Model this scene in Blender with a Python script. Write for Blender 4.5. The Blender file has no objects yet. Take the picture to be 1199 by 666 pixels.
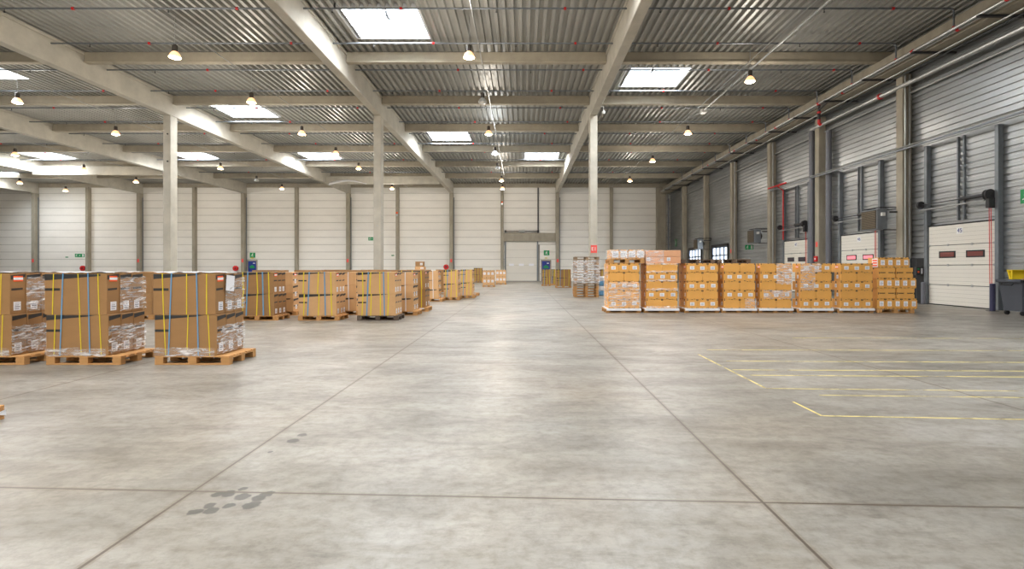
import bpy, bmesh, math, random
from mathutils import Vector, Matrix
R = random.Random(7)
C = bpy.context.scene.collection
EYE = 1.55; F = 610.0
# ------------------------------------------------------------------ materials
def lin(c):
    return tuple(((v/255.0)/12.92 if v/255.0 <= 0.04045 else ((v/255.0+0.055)/1.055)**2.4) for v in c)
def nodes(name):
    m = bpy.data.materials.new(name); m.use_nodes = True
    nt = m.node_tree
    return m, nt, nt.nodes['Principled BSDF']
def mat(name, col, rough=0.6, metal=0.0, var=0.0, scale=4.0, stretch=(1,1,1), bump=0.0, emit=None, es=0.0, spec=0.5, space='Object'):
    m, nt, b = nodes(name)
    c = lin(col)
    b.inputs['Base Color'].default_value = (*c, 1)
    b.inputs['Roughness'].default_value = rough
    b.inputs['Metallic'].default_value = metal
    b.inputs['Specular IOR Level'].default_value = spec
    if var or bump:
        tc = nt.nodes.new('ShaderNodeNewGeometry') if space == 'World' else nt.nodes.new('ShaderNodeTexCoord')
        mp = nt.nodes.new('ShaderNodeMapping'); mp.inputs['Scale'].default_value = stretch
        nt.links.new(tc.outputs['Position' if space == 'World' else 'Object'], mp.inputs['Vector'])
        n = nt.nodes.new('ShaderNodeTexNoise'); n.inputs['Scale'].default_value = scale
        n.inputs['Detail'].default_value = 6; n.inputs['Roughness'].default_value = 0.6
        nt.links.new(mp.outputs[0], n.inputs['Vector'])
        if var:
            r = nt.nodes.new('ShaderNodeValToRGB')
            r.color_ramp.elements[0].position = 0.3; r.color_ramp.elements[1].position = 0.7
            r.color_ramp.elements[0].color = (*[v*(1-var) for v in c], 1)
            r.color_ramp.elements[1].color = (*[min(1, v*(1+var)) for v in c], 1)
            nt.links.new(n.outputs['Fac'], r.inputs['Fac'])
            nt.links.new(r.outputs['Color'], b.inputs['Base Color'])
        if bump:
            bp = nt.nodes.new('ShaderNodeBump'); bp.inputs['Strength'].default_value = bump
            bp.inputs['Distance'].default_value = 0.02
            nt.links.new(n.outputs['Fac'], bp.inputs['Height']); nt.links.new(bp.outputs[0], b.inputs['Normal'])
    if emit:
        b.inputs['Emission Color'].default_value = (*lin(emit), 1)
        b.inputs['Emission Strength'].default_value = es
    return m
def see_through(name, col, fac, rough, streak=None, scale=3.0):
    """thin clear sheet: transparent mixed with a glossy coat; streaks are where the film is bunched"""
    m, nt, b = nodes(name)
    b.inputs['Base Color'].default_value = (*lin(col), 1); b.inputs['Roughness'].default_value = rough
    t = nt.nodes.new('ShaderNodeBsdfTransparent'); mx = nt.nodes.new('ShaderNodeMixShader')
    mx.inputs['Fac'].default_value = fac
    nt.links.new(t.outputs[0], mx.inputs[1]); nt.links.new(b.outputs[0], mx.inputs[2])
    nt.links.new(mx.outputs[0], nt.nodes['Material Output'].inputs['Surface'])
    if streak:
        tc = nt.nodes.new('ShaderNodeNewGeometry'); mp = nt.nodes.new('ShaderNodeMapping')
        mp.inputs['Scale'].default_value = streak; mp.inputs['Rotation'].default_value = (0.25, 0.2, 0)
        n = nt.nodes.new('ShaderNodeTexNoise'); n.inputs['Scale'].default_value = scale
        n.inputs['Detail'].default_value = 8; n.inputs['Roughness'].default_value = 0.7; n.inputs['Distortion'].default_value = 0.8
        nt.links.new(tc.outputs['Position'], mp.inputs['Vector']); nt.links.new(mp.outputs[0], n.inputs['Vector'])
        r = nt.nodes.new('ShaderNodeMapRange')
        r.inputs['From Min'].default_value = 0.47; r.inputs['From Max'].default_value = 0.68
        r.inputs['To Min'].default_value = fac*0.25; r.inputs['To Max'].default_value = min(1, fac*2.2)
        nt.links.new(n.outputs['Fac'], r.inputs['Value']); nt.links.new(r.outputs[0], mx.inputs['Fac'])
    return m

M = {}
M['concrete'] = mat('precast_concrete', (184,179,166), .8, var=.13, scale=1.3, stretch=(1,1,1), bump=.15, space='World')
M['purlin'] = mat('purlin_concrete', (168,160,143), .85, var=.12, scale=1.5, bump=.1, space='World')
M['pillar'] = mat('pillar_concrete', (158,151,136), .85, var=.16, scale=1.8, stretch=(1,1,.4), bump=.15, space='World')
M['deck'] = mat('galvanised_deck', (170,170,165), .46, .4, var=.12, scale=.8, stretch=(1,.3,1), space='World')
M['panel'] = mat('cream_sandwich_panel', (240,237,230), .55, var=.035, scale=.5, stretch=(1,1,3), space='World')
M['groove'] = mat('panel_joint', (150,145,134), .7)
M['clad'] = mat('metal_liner_tray', (162,165,167), .32, .7, var=.18, scale=.9, stretch=(1,.35,2), bump=.05, space='World')
M['steel'] = mat('grey_steel', (120,126,132), .45, .5, var=.1, scale=3)
M['galv'] = mat('galvanised_pipe', (176,178,178), .38, .6, var=.08, scale=5)
M['darksteel'] = mat('dark_steel', (62,62,64), .5, .4)
M['pipegrey'] = mat('grey_downpipe', (104,106,114), .45)
M['red'] = mat('red_paint', (205,30,30), .45)
M['redsign'] = mat('red_sign', (236,84,76), .5)
M['white'] = mat('white_paint', (235,235,232), .5)
M['doorwhite'] = mat('door_panel_white', (226,222,212), .5, var=.02, scale=1)
M['rubber'] = mat('black_rubber', (34,34,36), .7)
M['doorglass'] = mat('tinted_door_pane', (126,70,66), .15)
M['doorglass2'] = mat('dark_door_pane', (70,60,70), .15)
M['doorpink'] = mat('pink_lit_door_pane', (240,130,140), .2, emit=(250,140,150), es=.6)
M['green'] = mat('green_sign', (10,140,80), .45)
M['blue'] = mat('blue_board', (25,45,135), .4)
M['yellow'] = mat('yellow_strap', (222,200,30), .45)
M['bluestrap'] = mat('blue_strap', (96,152,192), .45)
M['whitestrap'] = mat('white_strap', (215,218,222), .45)
M['orange'] = mat('orange_print', (250,95,25), .5)
M['label'] = mat('paper_label', (238,238,242), .6)
M['ink'] = mat('label_ink', (110,112,125), .6)
M['black'] = mat('black_print', (44,42,42), .5)
M['kraft'] = mat('brown_kraft', (153,114,70), .7, var=.06, scale=2.5, stretch=(1,1,3))
M['kraft_end'] = mat('light_kraft', (196,152,110), .7, var=.06, scale=2.5)
M['kraftlight'] = mat('pale_kraft', (203,160,112), .7, var=.06, scale=2.5)
M['kraftorange'] = mat('orange_kraft', (219,160,80), .6, var=.05, scale=3)
M['kraftpink'] = mat('pinkish_kraft', (214,158,118), .6, var=.05, scale=3)
M['wood'] = mat('pallet_wood', (186,138,84), .75, var=.16, scale=3, stretch=(1,1,6))
M['woodold'] = mat('weathered_pallet_wood', (150,126,100), .8, var=.2, scale=3)
M['wooddark'] = mat('dark_pallet_wood', (92,78,66), .8, var=.2, scale=3)
M['film'] = see_through('stretch_film', (250,251,253), .34, .2, (2.2,2.2,14), 1.6)
M['filmwhite'] = see_through('bunched_stretch_film', (250,251,253), .60, .25, (3,3,16), 1.5)
M['sheet'] = mat('white_plastic_sheet', (232,232,234), .35)
M['glass'] = see_through('window_pane', (220,235,250), .08, .05)
M['bin'] = mat('dark_grey_bin_plastic', (72,76,84), .5, var=.05, scale=2)
M['binyellow'] = mat('yellow_lid_plastic', (240,205,20), .45)
M['shade'] = mat('lamp_reflector', (215,215,212), .3, .6)
M['shadeon'] = mat('glowing_lamp_refractor', (255,235,205), .4, emit=(255,184,125), es=1.1)
M['shadecool'] = mat('cool_glowing_refractor', (240,248,255), .4, emit=(225,240,255), es=1.6)
M['lampdark'] = mat('lamp_housing', (70,64,58), .5, .3)
M['lampon'] = mat('warm_lamp_face', (255,235,205), .5, emit=(255,222,175), es=12)
M['lampcool'] = mat('cool_lamp_face', (240,248,255), .5, emit=(225,240,255), es=14)
M['lampoff'] = mat('unlit_lamp_face', (205,205,200), .4)
M['heater'] = mat('heater_casing', (128,134,140), .5, .3)
M['grille'] = mat('heater_louvres', (132,118,92), .55, .2)
M['motor'] = mat('black_motor', (48,48,50), .5)
M['mullion'] = mat('grey_mullion', (96,106,124), .5)
M['curb'] = mat('white_skylight_curb', (225,228,232), .5)
M['joint'] = mat('joint_filler', (112,100,84), .8)

# floor: polished concrete with slab joints, stains and tyre wear
def floor_mat():
    m, nt, b = nodes('polished_concrete_floor')
    L = nt.links; N = nt.nodes.new
    g = N('ShaderNodeNewGeometry')
    def noise(scale, stretch=(1,1,1), detail=6, rough=.6, dist=0, rot=0):
        mp = N('ShaderNodeMapping'); mp.inputs['Scale'].default_value = stretch; mp.inputs['Rotation'].default_value = (0,0,rot)
        n = N('ShaderNodeTexNoise'); n.inputs['Scale'].default_value = scale; n.inputs['Detail'].default_value = detail
        n.inputs['Roughness'].default_value = rough; n.inputs['Distortion'].default_value = dist
        L.new(g.outputs['Position'], mp.inputs['Vector']); L.new(mp.outputs[0], n.inputs['Vector'])
        return n.outputs['Fac']
    def ramp(fac, stops):
        r = N('ShaderNodeValToRGB'); e = r.color_ramp.elements
        e[0].position, e[0].color = stops[0][0], (*lin(stops[0][1]), 1)
        e[1].position, e[1].color = stops[-1][0], (*lin(stops[-1][1]), 1)
        for p, c in stops[1:-1]:
            x = e.new(p); x.color = (*lin(c), 1)
        L.new(fac, r.inputs['Fac']); return r.outputs['Color']
    def mix(kind, fac, a, bb):
        x = N('ShaderNodeMix'); x.data_type = 'RGBA'; x.blend_type = kind
        if isinstance(fac, float): x.inputs[0].default_value = fac
        else: L.new(fac, x.inputs[0])
        L.new(a, x.inputs[6])
        if isinstance(bb, tuple): x.inputs[7].default_value = (*lin(bb), 1)
        else: L.new(bb, x.inputs[7])
        return x.outputs[2]
    def rng(fac, a, b_, c, d):
        r = N('ShaderNodeMapRange'); r.inputs[1].default_value = a; r.inputs[2].default_value = b_
        r.inputs[3].default_value = c; r.inputs[4].default_value = d; L.new(fac, r.inputs[0]); return r.outputs[0]
    big = noise(.32, (1,1.4,1), 5, .6, .4)
    col = ramp(big, [(.3,(128,124,117)), (.5,(149,145,138)), (.7,(168,164,158))])
    mid = noise(1.1, (.8,1.7,1), 8, .68, .6, .5)
    col = mix('MULTIPLY', 1.0, col, ramp(mid, [(.32,(206,203,198)), (.5,(240,238,234)), (.62,(255,255,255))]))
    warm = noise(.22, (1,1,1), 3, .5)
    col = mix('MULTIPLY', rng(warm, .5, .68, 0, .55), col, (255,236,212))
    fine = noise(9, (1,1,1), 6, .75, 0)
    col = mix('MULTIPLY', .75, col, ramp(fine, [(.36,(205,202,196)), (.56,(255,255,255))]))
    brush = noise(3.2, (.55,2.6,1), 9, .78, .5, .45)
    col = mix('MULTIPLY', .65, col, ramp(brush, [(.33,(196,192,184)), (.47,(246,244,240)), (.6,(255,255,255))]))
    scr = noise(2.3, (1,7,1), 4, .8, 1.4, .9)
    col = mix('MULTIPLY', rng(scr, .62, .72, 0, .22), col, (150,146,140))
    # damp patches: pixels measured on the floor in the photo
    pat = [(229,599,.10,.035),(246,592,.07,.04),(247,598,.09,.04),(254,579,.08,.03),(267,578,.09,.045),(268,592,.08,.028),
           (284,581,.095,.05),(285,572,.07,.02),(295,591,.11,.045),(303,583,.09,.045),(313,578,.10,.035),(343,516,.11,.05),(354,509,.08,.04),(316,529,.04,.02)]
    vm = N('ShaderNodeVectorMath'); vm.operation = 'MULTIPLY_ADD'
    nz = N('ShaderNodeTexNoise'); nz.inputs['Scale'].default_value = 16; L.new(g.outputs['Position'], nz.inputs['Vector'])
    vm.inputs[1].default_value = (.05,.05,0); vm.inputs[2].default_value = (-.025,-.025,0)
    L.new(nz.outputs['Color'], vm.inputs[0])
    ad = N('ShaderNodeVectorMath'); ad.operation = 'ADD'; L.new(g.outputs['Position'], ad.inputs[0]); L.new(vm.outputs[0], ad.inputs[1])
    acc = None
    for px, py, rx, ry in pat:
        D = F*EYE/(py-314); X = (px-612)/F*D
        mp = N('ShaderNodeMapping'); mp.vector_type = 'TEXTURE'
        mp.inputs['Location'].default_value = (X, D, 0); mp.inputs['Scale'].default_value = (rx*.5, ry*1.2, 100)
        mp.inputs['Rotation'].default_value = (0,0,.35)
        L.new(ad.outputs[0], mp.inputs['Vector'])
        ln = N('ShaderNodeVectorMath'); ln.operation = 'LENGTH'; L.new(mp.outputs[0], ln.inputs[0])
        v = ln.outputs['Value']
        if acc is None: acc = v
        else:
            q = N('ShaderNodeMath'); q.operation = 'MINIMUM'; L.new(acc, q.inputs[0]); L.new(v, q.inputs[1]); acc = q.outputs[0]
    col = mix('MULTIPLY', rng(acc, .85, 1.1, 1.0, 0), col, (150,150,152))
    # slab joints
    sep = N('ShaderNodeSeparateXYZ'); L.new(g.outputs['Position'], sep.inputs[0])
    def mth(op, a, bb=None, clamp=False):
        q = N('ShaderNodeMath'); q.operation = op; q.use_clamp = clamp
        for i, v in enumerate((a, bb)):
            if v is None: continue
            if isinstance(v, (int, float)): q.inputs[i].default_value = v
            else: L.new(v, q.inputs[i])
        return q.outputs[0]
    def joint(coord, pos, period, w):
        s = mth('ABSOLUTE', mth('SUBTRACT', mth('WRAP', mth('SUBTRACT', coord, pos), period/2) if False else mth('PINGPONG', mth('SUBTRACT', coord, pos), period/2), 0))
        return mth('LESS_THAN', s, w)
    jx = joint(sep.outputs['X'], -2.29-3.88*8, 3.88, .010)
    ysk = mth('ADD', sep.outputs['Y'], mth('MULTIPLY', sep.outputs['X'], .045))
    jy = joint(ysk, 3.52-5.9*4, 5.9, .009)
    j = mth('MAXIMUM', jx, jy)
    col = mix('MIX', mth('MULTIPLY', j, .9), col, (74,62,50))
    hx = joint(sep.outputs['X'], -2.29-3.88*8, 3.88, .03); hy = joint(ysk, 3.52-5.9*4, 5.9, .025)
    col = mix('MULTIPLY', mth('MULTIPLY', mth('MAXIMUM', hx, hy), .35), col, (215,200,178))
    L.new(col, b.inputs['Base Color'])
    L.new(rng(mid, .3, .7, .44, .31), b.inputs['Roughness'])
    b.inputs['Specular IOR Level'].default_value = .55
    bp = N('ShaderNodeBump'); bp.inputs['Strength'].default_value = .02; bp.inputs['Distance'].default_value = .01
    L.new(mid, bp.inputs['Height']); L.new(bp.outputs[0], b.inputs['Normal'])
    return m
M['floor'] = floor_mat()
def paint_mat():
    m, nt, b = nodes('worn_yellow_floor_paint')
    b.inputs['Base Color'].default_value = (*lin((226,205,120)), 1); b.inputs['Roughness'].default_value = .55
    g = nt.nodes.new('ShaderNodeNewGeometry'); mp = nt.nodes.new('ShaderNodeMapping'); mp.inputs['Scale'].default_value = (3,3,1)
    n = nt.nodes.new('ShaderNodeTexNoise'); n.inputs['Scale'].default_value = .7; n.inputs['Detail'].default_value = 7; n.inputs['Roughness'].default_value = .7
    nt.links.new(g.outputs['Position'], mp.inputs[0]); nt.links.new(mp.outputs[0], n.inputs['Vector'])
    r = nt.nodes.new('ShaderNodeMapRange'); r.inputs[1].default_value = .36; r.inputs[2].default_value = .52
    r.inputs[3].default_value = .1; r.inputs[4].default_value = .95
    nt.links.new(n.outputs['Fac'], r.inputs[0])
    t = nt.nodes.new('ShaderNodeBsdfTransparent'); mx = nt.nodes.new('ShaderNodeMixShader')
    nt.links.new(r.outputs[0], mx.inputs['Fac']); nt.links.new(t.outputs[0], mx.inputs[1]); nt.links.new(b.outputs[0], mx.inputs[2])
    nt.links.new(mx.outputs[0], nt.nodes['Material Output'].inputs['Surface'])
    return m
M['floorpaint'] = paint_mat()

# ------------------------------------------------------------------ mesh builder
class MB:
    def __init__(s): s.v = []; s.f = []; s.mi = []; s.mats = []
    def slot(s, m):
        if m not in s.mats: s.mats.append(m)
        return s.mats.index(m)
    def add(s, vs, fs, m):
        o = len(s.v); k = s.slot(m)
        s.v += [tuple(p) for p in vs]
        for f in fs: s.f.append([i+o for i in f]); s.mi.append(k)
        return s
    def box(s, x0, y0, z0, x1, y1, z1, m, c=0.0):
        if x0 > x1: x0, x1 = x1, x0
        if y0 > y1: y0, y1 = y1, y0
        if z0 > z1: z0, z1 = z1, z0
        if c <= 0:
            vs = [(x0,y0,z0),(x1,y0,z0),(x1,y1,z0),(x0,y1,z0),(x0,y0,z1),(x1,y0,z1),(x1,y1,z1),(x0,y1,z1)]
            return s.add(vs, [(0,3,2,1),(4,5,6,7),(0,1,5,4),(1,2,6,5),(2,3,7,6),(3,0,4,7)], m)
        # chamfered box: 24 vertices
        vs = []; idx = {}
        X = (x0, x1); Y = (y0, y1); Z = (z0, z1)
        for i in (0,1):
            for j in (0,1):
                for k in (0,1):
                    sx = c if i == 0 else -c; sy = c if j == 0 else -c; sz = c if k == 0 else -c
                    for a, p in enumerate(((X[i], Y[j]+sy, Z[k]+sz), (X[i]+sx, Y[j], Z[k]+sz), (X[i]+sx, Y[j]+sy, Z[k]))):
                        idx[(i,j,k,a)] = len(vs); vs.append(p)
        fs = []
        for i in (0,1):
            q = [idx[(i,0,0,0)], idx[(i,1,0,0)], idx[(i,1,1,0)], idx[(i,0,1,0)]]; fs.append(q if i else q[::-1])
            q = [idx[(0,i,0,1)], idx[(0,i,1,1)], idx[(1,i,1,1)], idx[(1,i,0,1)]]; fs.append(q if i else q[::-1])
            q = [idx[(0,0,i,2)], idx[(1,0,i,2)], idx[(1,1,i,2)], idx[(0,1,i,2)]]; fs.append(q if i else q[::-1])
        for j in (0,1):
            for k in (0,1):
                fs.append([idx[(0,j,k,1)], idx[(1,j,k,1)], idx[(1,j,k,2)], idx[(0,j,k,2)]])
                fs.append([idx[(j,0,k,0)], idx[(j,1,k,0)], idx[(j,1,k,2)], idx[(j,0,k,2)]])
                fs.append([idx[(j,k,0,0)], idx[(j,k,1,0)], idx[(j,k,1,1)], idx[(j,k,0,1)]])
        for i in (0,1):
            for j in (0,1):
                for k in (0,1): fs.append([idx[(i,j,k,0)], idx[(i,j,k,1)], idx[(i,j,k,2)]])
        return s.add(vs, fs, m)
    def quad(s, pts, m): return s.add(pts, [tuple(range(len(pts)))], m)
    def tube(s, pts, r, m, n=10, cap=True):
        pts = [Vector(p) for p in pts]; vs = []; fs = []
        rs = r if isinstance(r, (list, tuple)) else [r]*len(pts)
        for i, p in enumerate(pts):
            d = (pts[min(i+1, len(pts)-1)] - pts[max(i-1, 0)]).normalized()
            up = Vector((0,0,1)) if abs(d.z) < .9 else Vector((1,0,0))
            a = d.cross(up).normalized(); b = d.cross(a).normalized()
            for k in range(n):
                t = 2*math.pi*k/n; vs.append(p + (a*math.cos(t) + b*math.sin(t))*rs[i])
        for i in range(len(pts)-1):
            for k in range(n):
                fs.append((i*n+k, i*n+(k+1) % n, (i+1)*n+(k+1) % n, (i+1)*n+k))
        if cap: fs.append(tuple(range(n))[::-1]); fs.append(tuple((len(pts)-1)*n+k for k in range(n)))
        return s.add(vs, fs, m)
    def lathe(s, prof, m, n=20, c=(0,0,0), axis='Z'):
        vs = []; fs = []
        for r, h in prof:
            for k in range(n):
                t = 2*math.pi*k/n
                if axis == 'Z': vs.append((c[0]+r*math.cos(t), c[1]+r*math.sin(t), c[2]+h))
                elif axis == 'Y': vs.append((c[0]+r*math.cos(t), c[1]+h, c[2]+r*math.sin(t)))
                else: vs.append((c[0]+h, c[1]+r*math.cos(t), c[2]+r*math.sin(t)))
        for i in range(len(prof)-1):
            for k in range(n): fs.append((i*n+k, i*n+(k+1) % n, (i+1)*n+(k+1) % n, (i+1)*n+k))
        return s.add(vs, fs, m)
    def mesh(s, name):
        me = bpy.data.meshes.new(name); me.from_pydata(s.v, [], s.f)
        for mt in s.mats: me.materials.append(M[mt])
        for p, k in zip(me.polygons, s.mi): p.material_index = k
        bm = bmesh.new(); bm.from_mesh(me); bmesh.ops.recalc_face_normals(bm, faces=bm.faces); bm.to_mesh(me); bm.free()
        return me
    def obj(s, name, parent=None, loc=(0,0,0), rz=0, smooth=False):
        me = s.mesh(name)
        if smooth:
            for p in me.polygons: p.use_smooth = True
        return link(name, me, parent, loc, rz)
def link(name, me, parent=None, loc=(0,0,0), rz=0):
    o = bpy.data.objects.new(name, me); C.objects.link(o); o.location = loc; o.rotation_euler = (0,0,rz)
    if parent: o.parent = parent
    return o
def tag(o, label, cat, group=None):
    o['label'] = label; o['category'] = cat
    if group: o['group'] = group
    n = len(label.replace(',', ' ').split())
    if not 4 <= n <= 16: print('LABEL LENGTH', n, label)
    return o
def thing(name, label, cat, loc=(0,0,0), rz=0, group=None):
    return tag(link(name, None, None, loc, rz), label, cat, group)
def struct(o): o['kind'] = 'structure'; return o
def dup(root, loc, rz=None, label=None, group=None):
    def cp(o, par):
        c = o.copy(); C.objects.link(c)
        if par: c.parent = par
        for ch in kids.get(o, ()): cp(ch, c)
        return c
    kids = {}
    def collect(o):
        kids[o] = list(o.children)
        for ch in o.children: collect(ch)
    collect(root)
    r = cp(root, None); r.location = loc
    if rz is not None: r.rotation_euler = (0,0,rz)
    if label: tag(r, label, r['category'], group or r.get('group'))
    return r
ORD = ['first','second','third','fourth','fifth','sixth','seventh','eighth','ninth','tenth','eleventh','twelfth','thirteenth','fourteenth','fifteenth','sixteenth']
def text_mesh(name, body, size, mt, parent, loc, rot):
    cu = bpy.data.curves.new(name, 'FONT'); cu.body = body; cu.size = size; cu.align_x = 'CENTER'; cu.align_y = 'CENTER'; cu.extrude = .002
    t = bpy.data.objects.new(name+'_source', cu); C.objects.link(t)
    dg = bpy.context.evaluated_depsgraph_get(); me = bpy.data.meshes.new_from_object(t.evaluated_get(dg))
    bpy.data.objects.remove(t); me.materials.clear(); me.materials.append(M[mt])
    o = bpy.data.objects.new(name, me); C.objects.link(o); o.location = loc; o.rotation_euler = rot
    if parent: o.parent = parent
    return o

# ------------------------------------------------------------------ camera
cam = bpy.data.cameras.new('camera'); co = bpy.data.objects.new('camera', cam); C.objects.link(co)
co.location = (0,0,EYE); co.rotation_euler = (math.pi/2,0,0)
cam.sensor_width = 36; cam.lens = F/1199*36; cam.shift_x = -(612-599.5)/1199; cam.shift_y = -(333-314)/1199
cam.clip_end = 300; cam.clip_start = .05
bpy.context.scene.camera = co
sc = bpy.context.scene
sc.view_settings.view_transform = 'Standard'; sc.view_settings.look = 'None'
sc.view_settings.gamma = 1; sc.view_settings.use_curve_mapping = False
sc.view_settings.exposure = EXPO = 0.3
w = bpy.data.worlds.new('sky'); sc.world = w; w.use_nodes = True
w.node_tree.nodes['Background'].inputs[0].default_value = (.86,.93,1,1); w.node_tree.nodes['Background'].inputs[1].default_value = 2.2

# ------------------------------------------------------------------ the hall
XW = 17.7; YB = 62.5; XL = -70.8; YF = -10.0
ZD = 11.72                       # underside of roof deck
BEAMS = [4.15, -8.5, -20.8, -33.3, -45.7, -58.2]
HB = 10.5                        # beam underside
YC = 30.75
struct(MB().box(XL-.3, YF-.3, -.3, XW+.5, YB+.4, 0, 'floor').obj('floor'))
struct(MB().box(XL-.3, YF, 0, XL, YB, 12.2, 'panel').obj('wall_left'))
struct(MB().box(XL, YF-.3, 0, XW, YF, 12.2, 'panel').obj('wall_front'))

# skylights (x centre, y centre)
SKY = [(-5.7,21.7),(-5.7,40.1),(1.65,46.9),(6.95,27.8),(-17.9,33.7),(-18.2,46.9),(-29.7,46.9),(-28.1,26.6),(-42.9,47.0),(-55.5,56.6),
       (-42.5,33),(-5.7,3.0),(6.95,9.4),(-5.7,-5.5),(-17.9,15.4),(-29.7,9.4),(-17.9,3.0),(11.2,-3),(-42.5,15),(-56,27),(1.65,15.5)]  # this row is unseen, added to light the near and left hall
SW, SD = 3.1, 2.75
PITCH = 1/3.0
def deck():
    b = MB(); x = XL; i = 0
    prof = [(0,0),(.11,0),(.14,.15),(.29,.15),(.32,0),(PITCH,0)]
    while x < XW+.2:
        xc = x+PITCH/2; cuts = sorted([(sy-SD/2, sy+SD/2) for sx, sy in SKY if abs(xc-sx) < SW/2])
        ys = [YF]; 
        for a, c in cuts: ys += [a, c]
        ys.append(YB+.2)
        for k in range(0, len(ys), 2):
            y0, y1 = ys[k], ys[k+1]; vs = []; fs = []
            for px, pz in prof: vs += [(x+px, y0, ZD+pz), (x+px, y1, ZD+pz)]
            for q in range(len(prof)-1): fs.append((2*q, 2*q+2, 2*q+3, 2*q+1))
            b.add(vs, fs, 'deck')
        x += PITCH
    o = struct(b.obj('ceiling'))
    md = o.modifiers.new('thickness', 'SOLIDIFY'); md.thickness = .01; md.offset = 1
deck()
for n, (sx, sy) in enumerate(SKY):
    e = thing('skylight', 'x', 'skylight', (sx, sy, ZD))
    b = MB(); w2, d2, t, h = SW/2+.10, SD/2+.04, .06, .62
    b.box(-w2, -d2, -.015, w2, -d2+t, h, 'curb'); b.box(-w2, d2-t, -.015, w2, d2, h, 'curb')
    b.box(-w2, -d2, -.015, -w2+t, d2, h, 'curb'); b.box(w2-t, -d2, -.015, w2, d2, h, 'curb')
    b.obj('curb', e)
    f = MB(); f.box(-w2, -.03, h-.08, w2, .03, h-.03, 'steel'); f.box(-.045, -d2, h-.11, .045, d2, h-.04, 'steel')
    f.box(-w2+.06, d2-.14, h-.1, w2-.06, d2-.06, h-.03, 'steel'); f.box(-w2+.06, -d2+.06, h-.1, w2-.06, -d2+.14, h-.03, 'steel')
    f.obj('frame', e)
    MB().box(-w2, -d2, h, w2, d2, h+.012, 'glass').obj('pane', e)
    a = MB(); a.tube([(0, -.1, h-.12), (.05, -d2+.35, .18), (.05, -d2+.1, .1)], .022, 'darksteel', 8); a.box(-.05, .05, h-.2, .07, .5, h-.1, 'darksteel', .01)
    a.obj('opener_arm', e)
    ld = bpy.data.lights.new('skylight_daylight', 'AREA'); ld.shape = 'RECTANGLE'; ld.size = SW-.05; ld.size_y = SD-.1
    ld.energy = 1100 if sx < -50 else 1900 if sy > 38 else 1500 if sy > 18 else 1250; ld.color = (.93,.965,1)
    lo = bpy.data.objects.new('skylight_daylight', ld); C.objects.link(lo); lo.location = (sx, sy, ZD+h+.08)
    e['label'] = ''
SKLAB = {0:'large roof skylight left of centre, nearest in the second bay', 1:'small far skylight between the two roof beams at centre left',
 2:'far skylight just left of the right roof beam', 3:'skylight right of the right roof beam beside its column',
 4:'skylight right of the left column, nearer of its bay', 5:'far skylight of third bay, left of the centre left column',
 6:'far skylight just right of the left column', 7:'near skylight at the left edge of the photo',
 8:'far skylight behind the fourth roof beam at left', 9:'farthest skylight at the left edge of the photo'}
k = 0
for o in [o for o in C.objects if o.name.startswith('skylight') and o.type == 'EMPTY']:
    if k in SKLAB: tag(o, SKLAB[k], 'skylight')
    else: tag(o, 'unseen roof skylight added to light the hall', 'skylight', 'skylights beyond the frame')
    k += 1

# roof beams, purlins, columns
BN = ['right of centre', 'left of centre', 'at the left column', 'fourth from the right', 'fifth from the right', 'sixth from the right']
for i, x in enumerate(BEAMS):
    b = MB()
    b.box(x-.21, YF, HB, x+.21, YB-.02, ZD-.16, 'concrete', .025); b.box(x-.25, YF, ZD-.17, x+.25, YB-.02, ZD-.02, 'concrete', .02)
    tag(b.obj('concrete_roof_beam'), 'long grey concrete roof beam running to the back wall, '+BN[i], 'beam', 'long roof beams')
for i, x in enumerate(BEAMS[:3]):
    e = thing('concrete_column', ['tall free-standing concrete column at right with a red number sign','tall free-standing concrete column left of centre','tall free-standing concrete column at far left'][i], 'column', (x, YC, 0), 0, 'free-standing columns')
    b = MB().box(-.215, -.31, 0, .215, .31, HB-.01, 'concrete', .02); b.obj('shaft', e)
    MB().box(-.27, -.36, HB-.06, .27, .36, HB-.002, 'concrete', .01).obj('bearing_plate', e) if False else None
    if i == 0:
        s = MB().box(-.17, -.325, 2.45, .19, -.312, 2.9, 'redsign').obj('number_sign', e); s['label'] = 'red number sign'
        text_mesh('sign_number', 'E1', .3, 'white', s, (0.01, -.328, 2.67), (math.pi/2,0,0))
        g = MB(); g.tube([(.28,.1,0),(.28,.1,9)], .02, 'galv', 8); 
    if i == 1:
        MB().box(-.03, -.325, 4.0, .03, -.312, 4.08, 'galv').obj('bolt', e)
    if i == 2:
        for z in (9.4, 7.8): MB().lathe([(0,-.03),(.04,-.03),(.05,0)], 'darksteel', 10, (.05,-.312,z), 'Y').obj('bolt_hole', e)
PROWS = [18.3, 24.55, 30.75, 36.75, 43.2, 49.5, 55.8]
edges = [17.5] + BEAMS + [XL+.02]
for r, y in enumerate(PROWS):
    for k in range(6):
        x1 = edges[k]-.22 if k else edges[k]-.02; x0 = edges[k+1]+.22
        if x0 < -y*1.02-12 and r > 0 and x1 < -y*1.02: continue
        if r == 0 and k > 2: continue
        b = MB(); b.box(x0, y-.11, 11.25, x1, y+.11, ZD-.02, 'purlin', .02); b.box(x0, y-.15, 11.2, x1, y+.15, 11.29, 'purlin', .015)
        tag(b.obj('concrete_purlin'), 'concrete purlin under the roof deck, %s row from camera, %s bay from the right' % (ORD[r], ORD[k]), 'purlin', 'concrete purlins across the roof bays')
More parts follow.
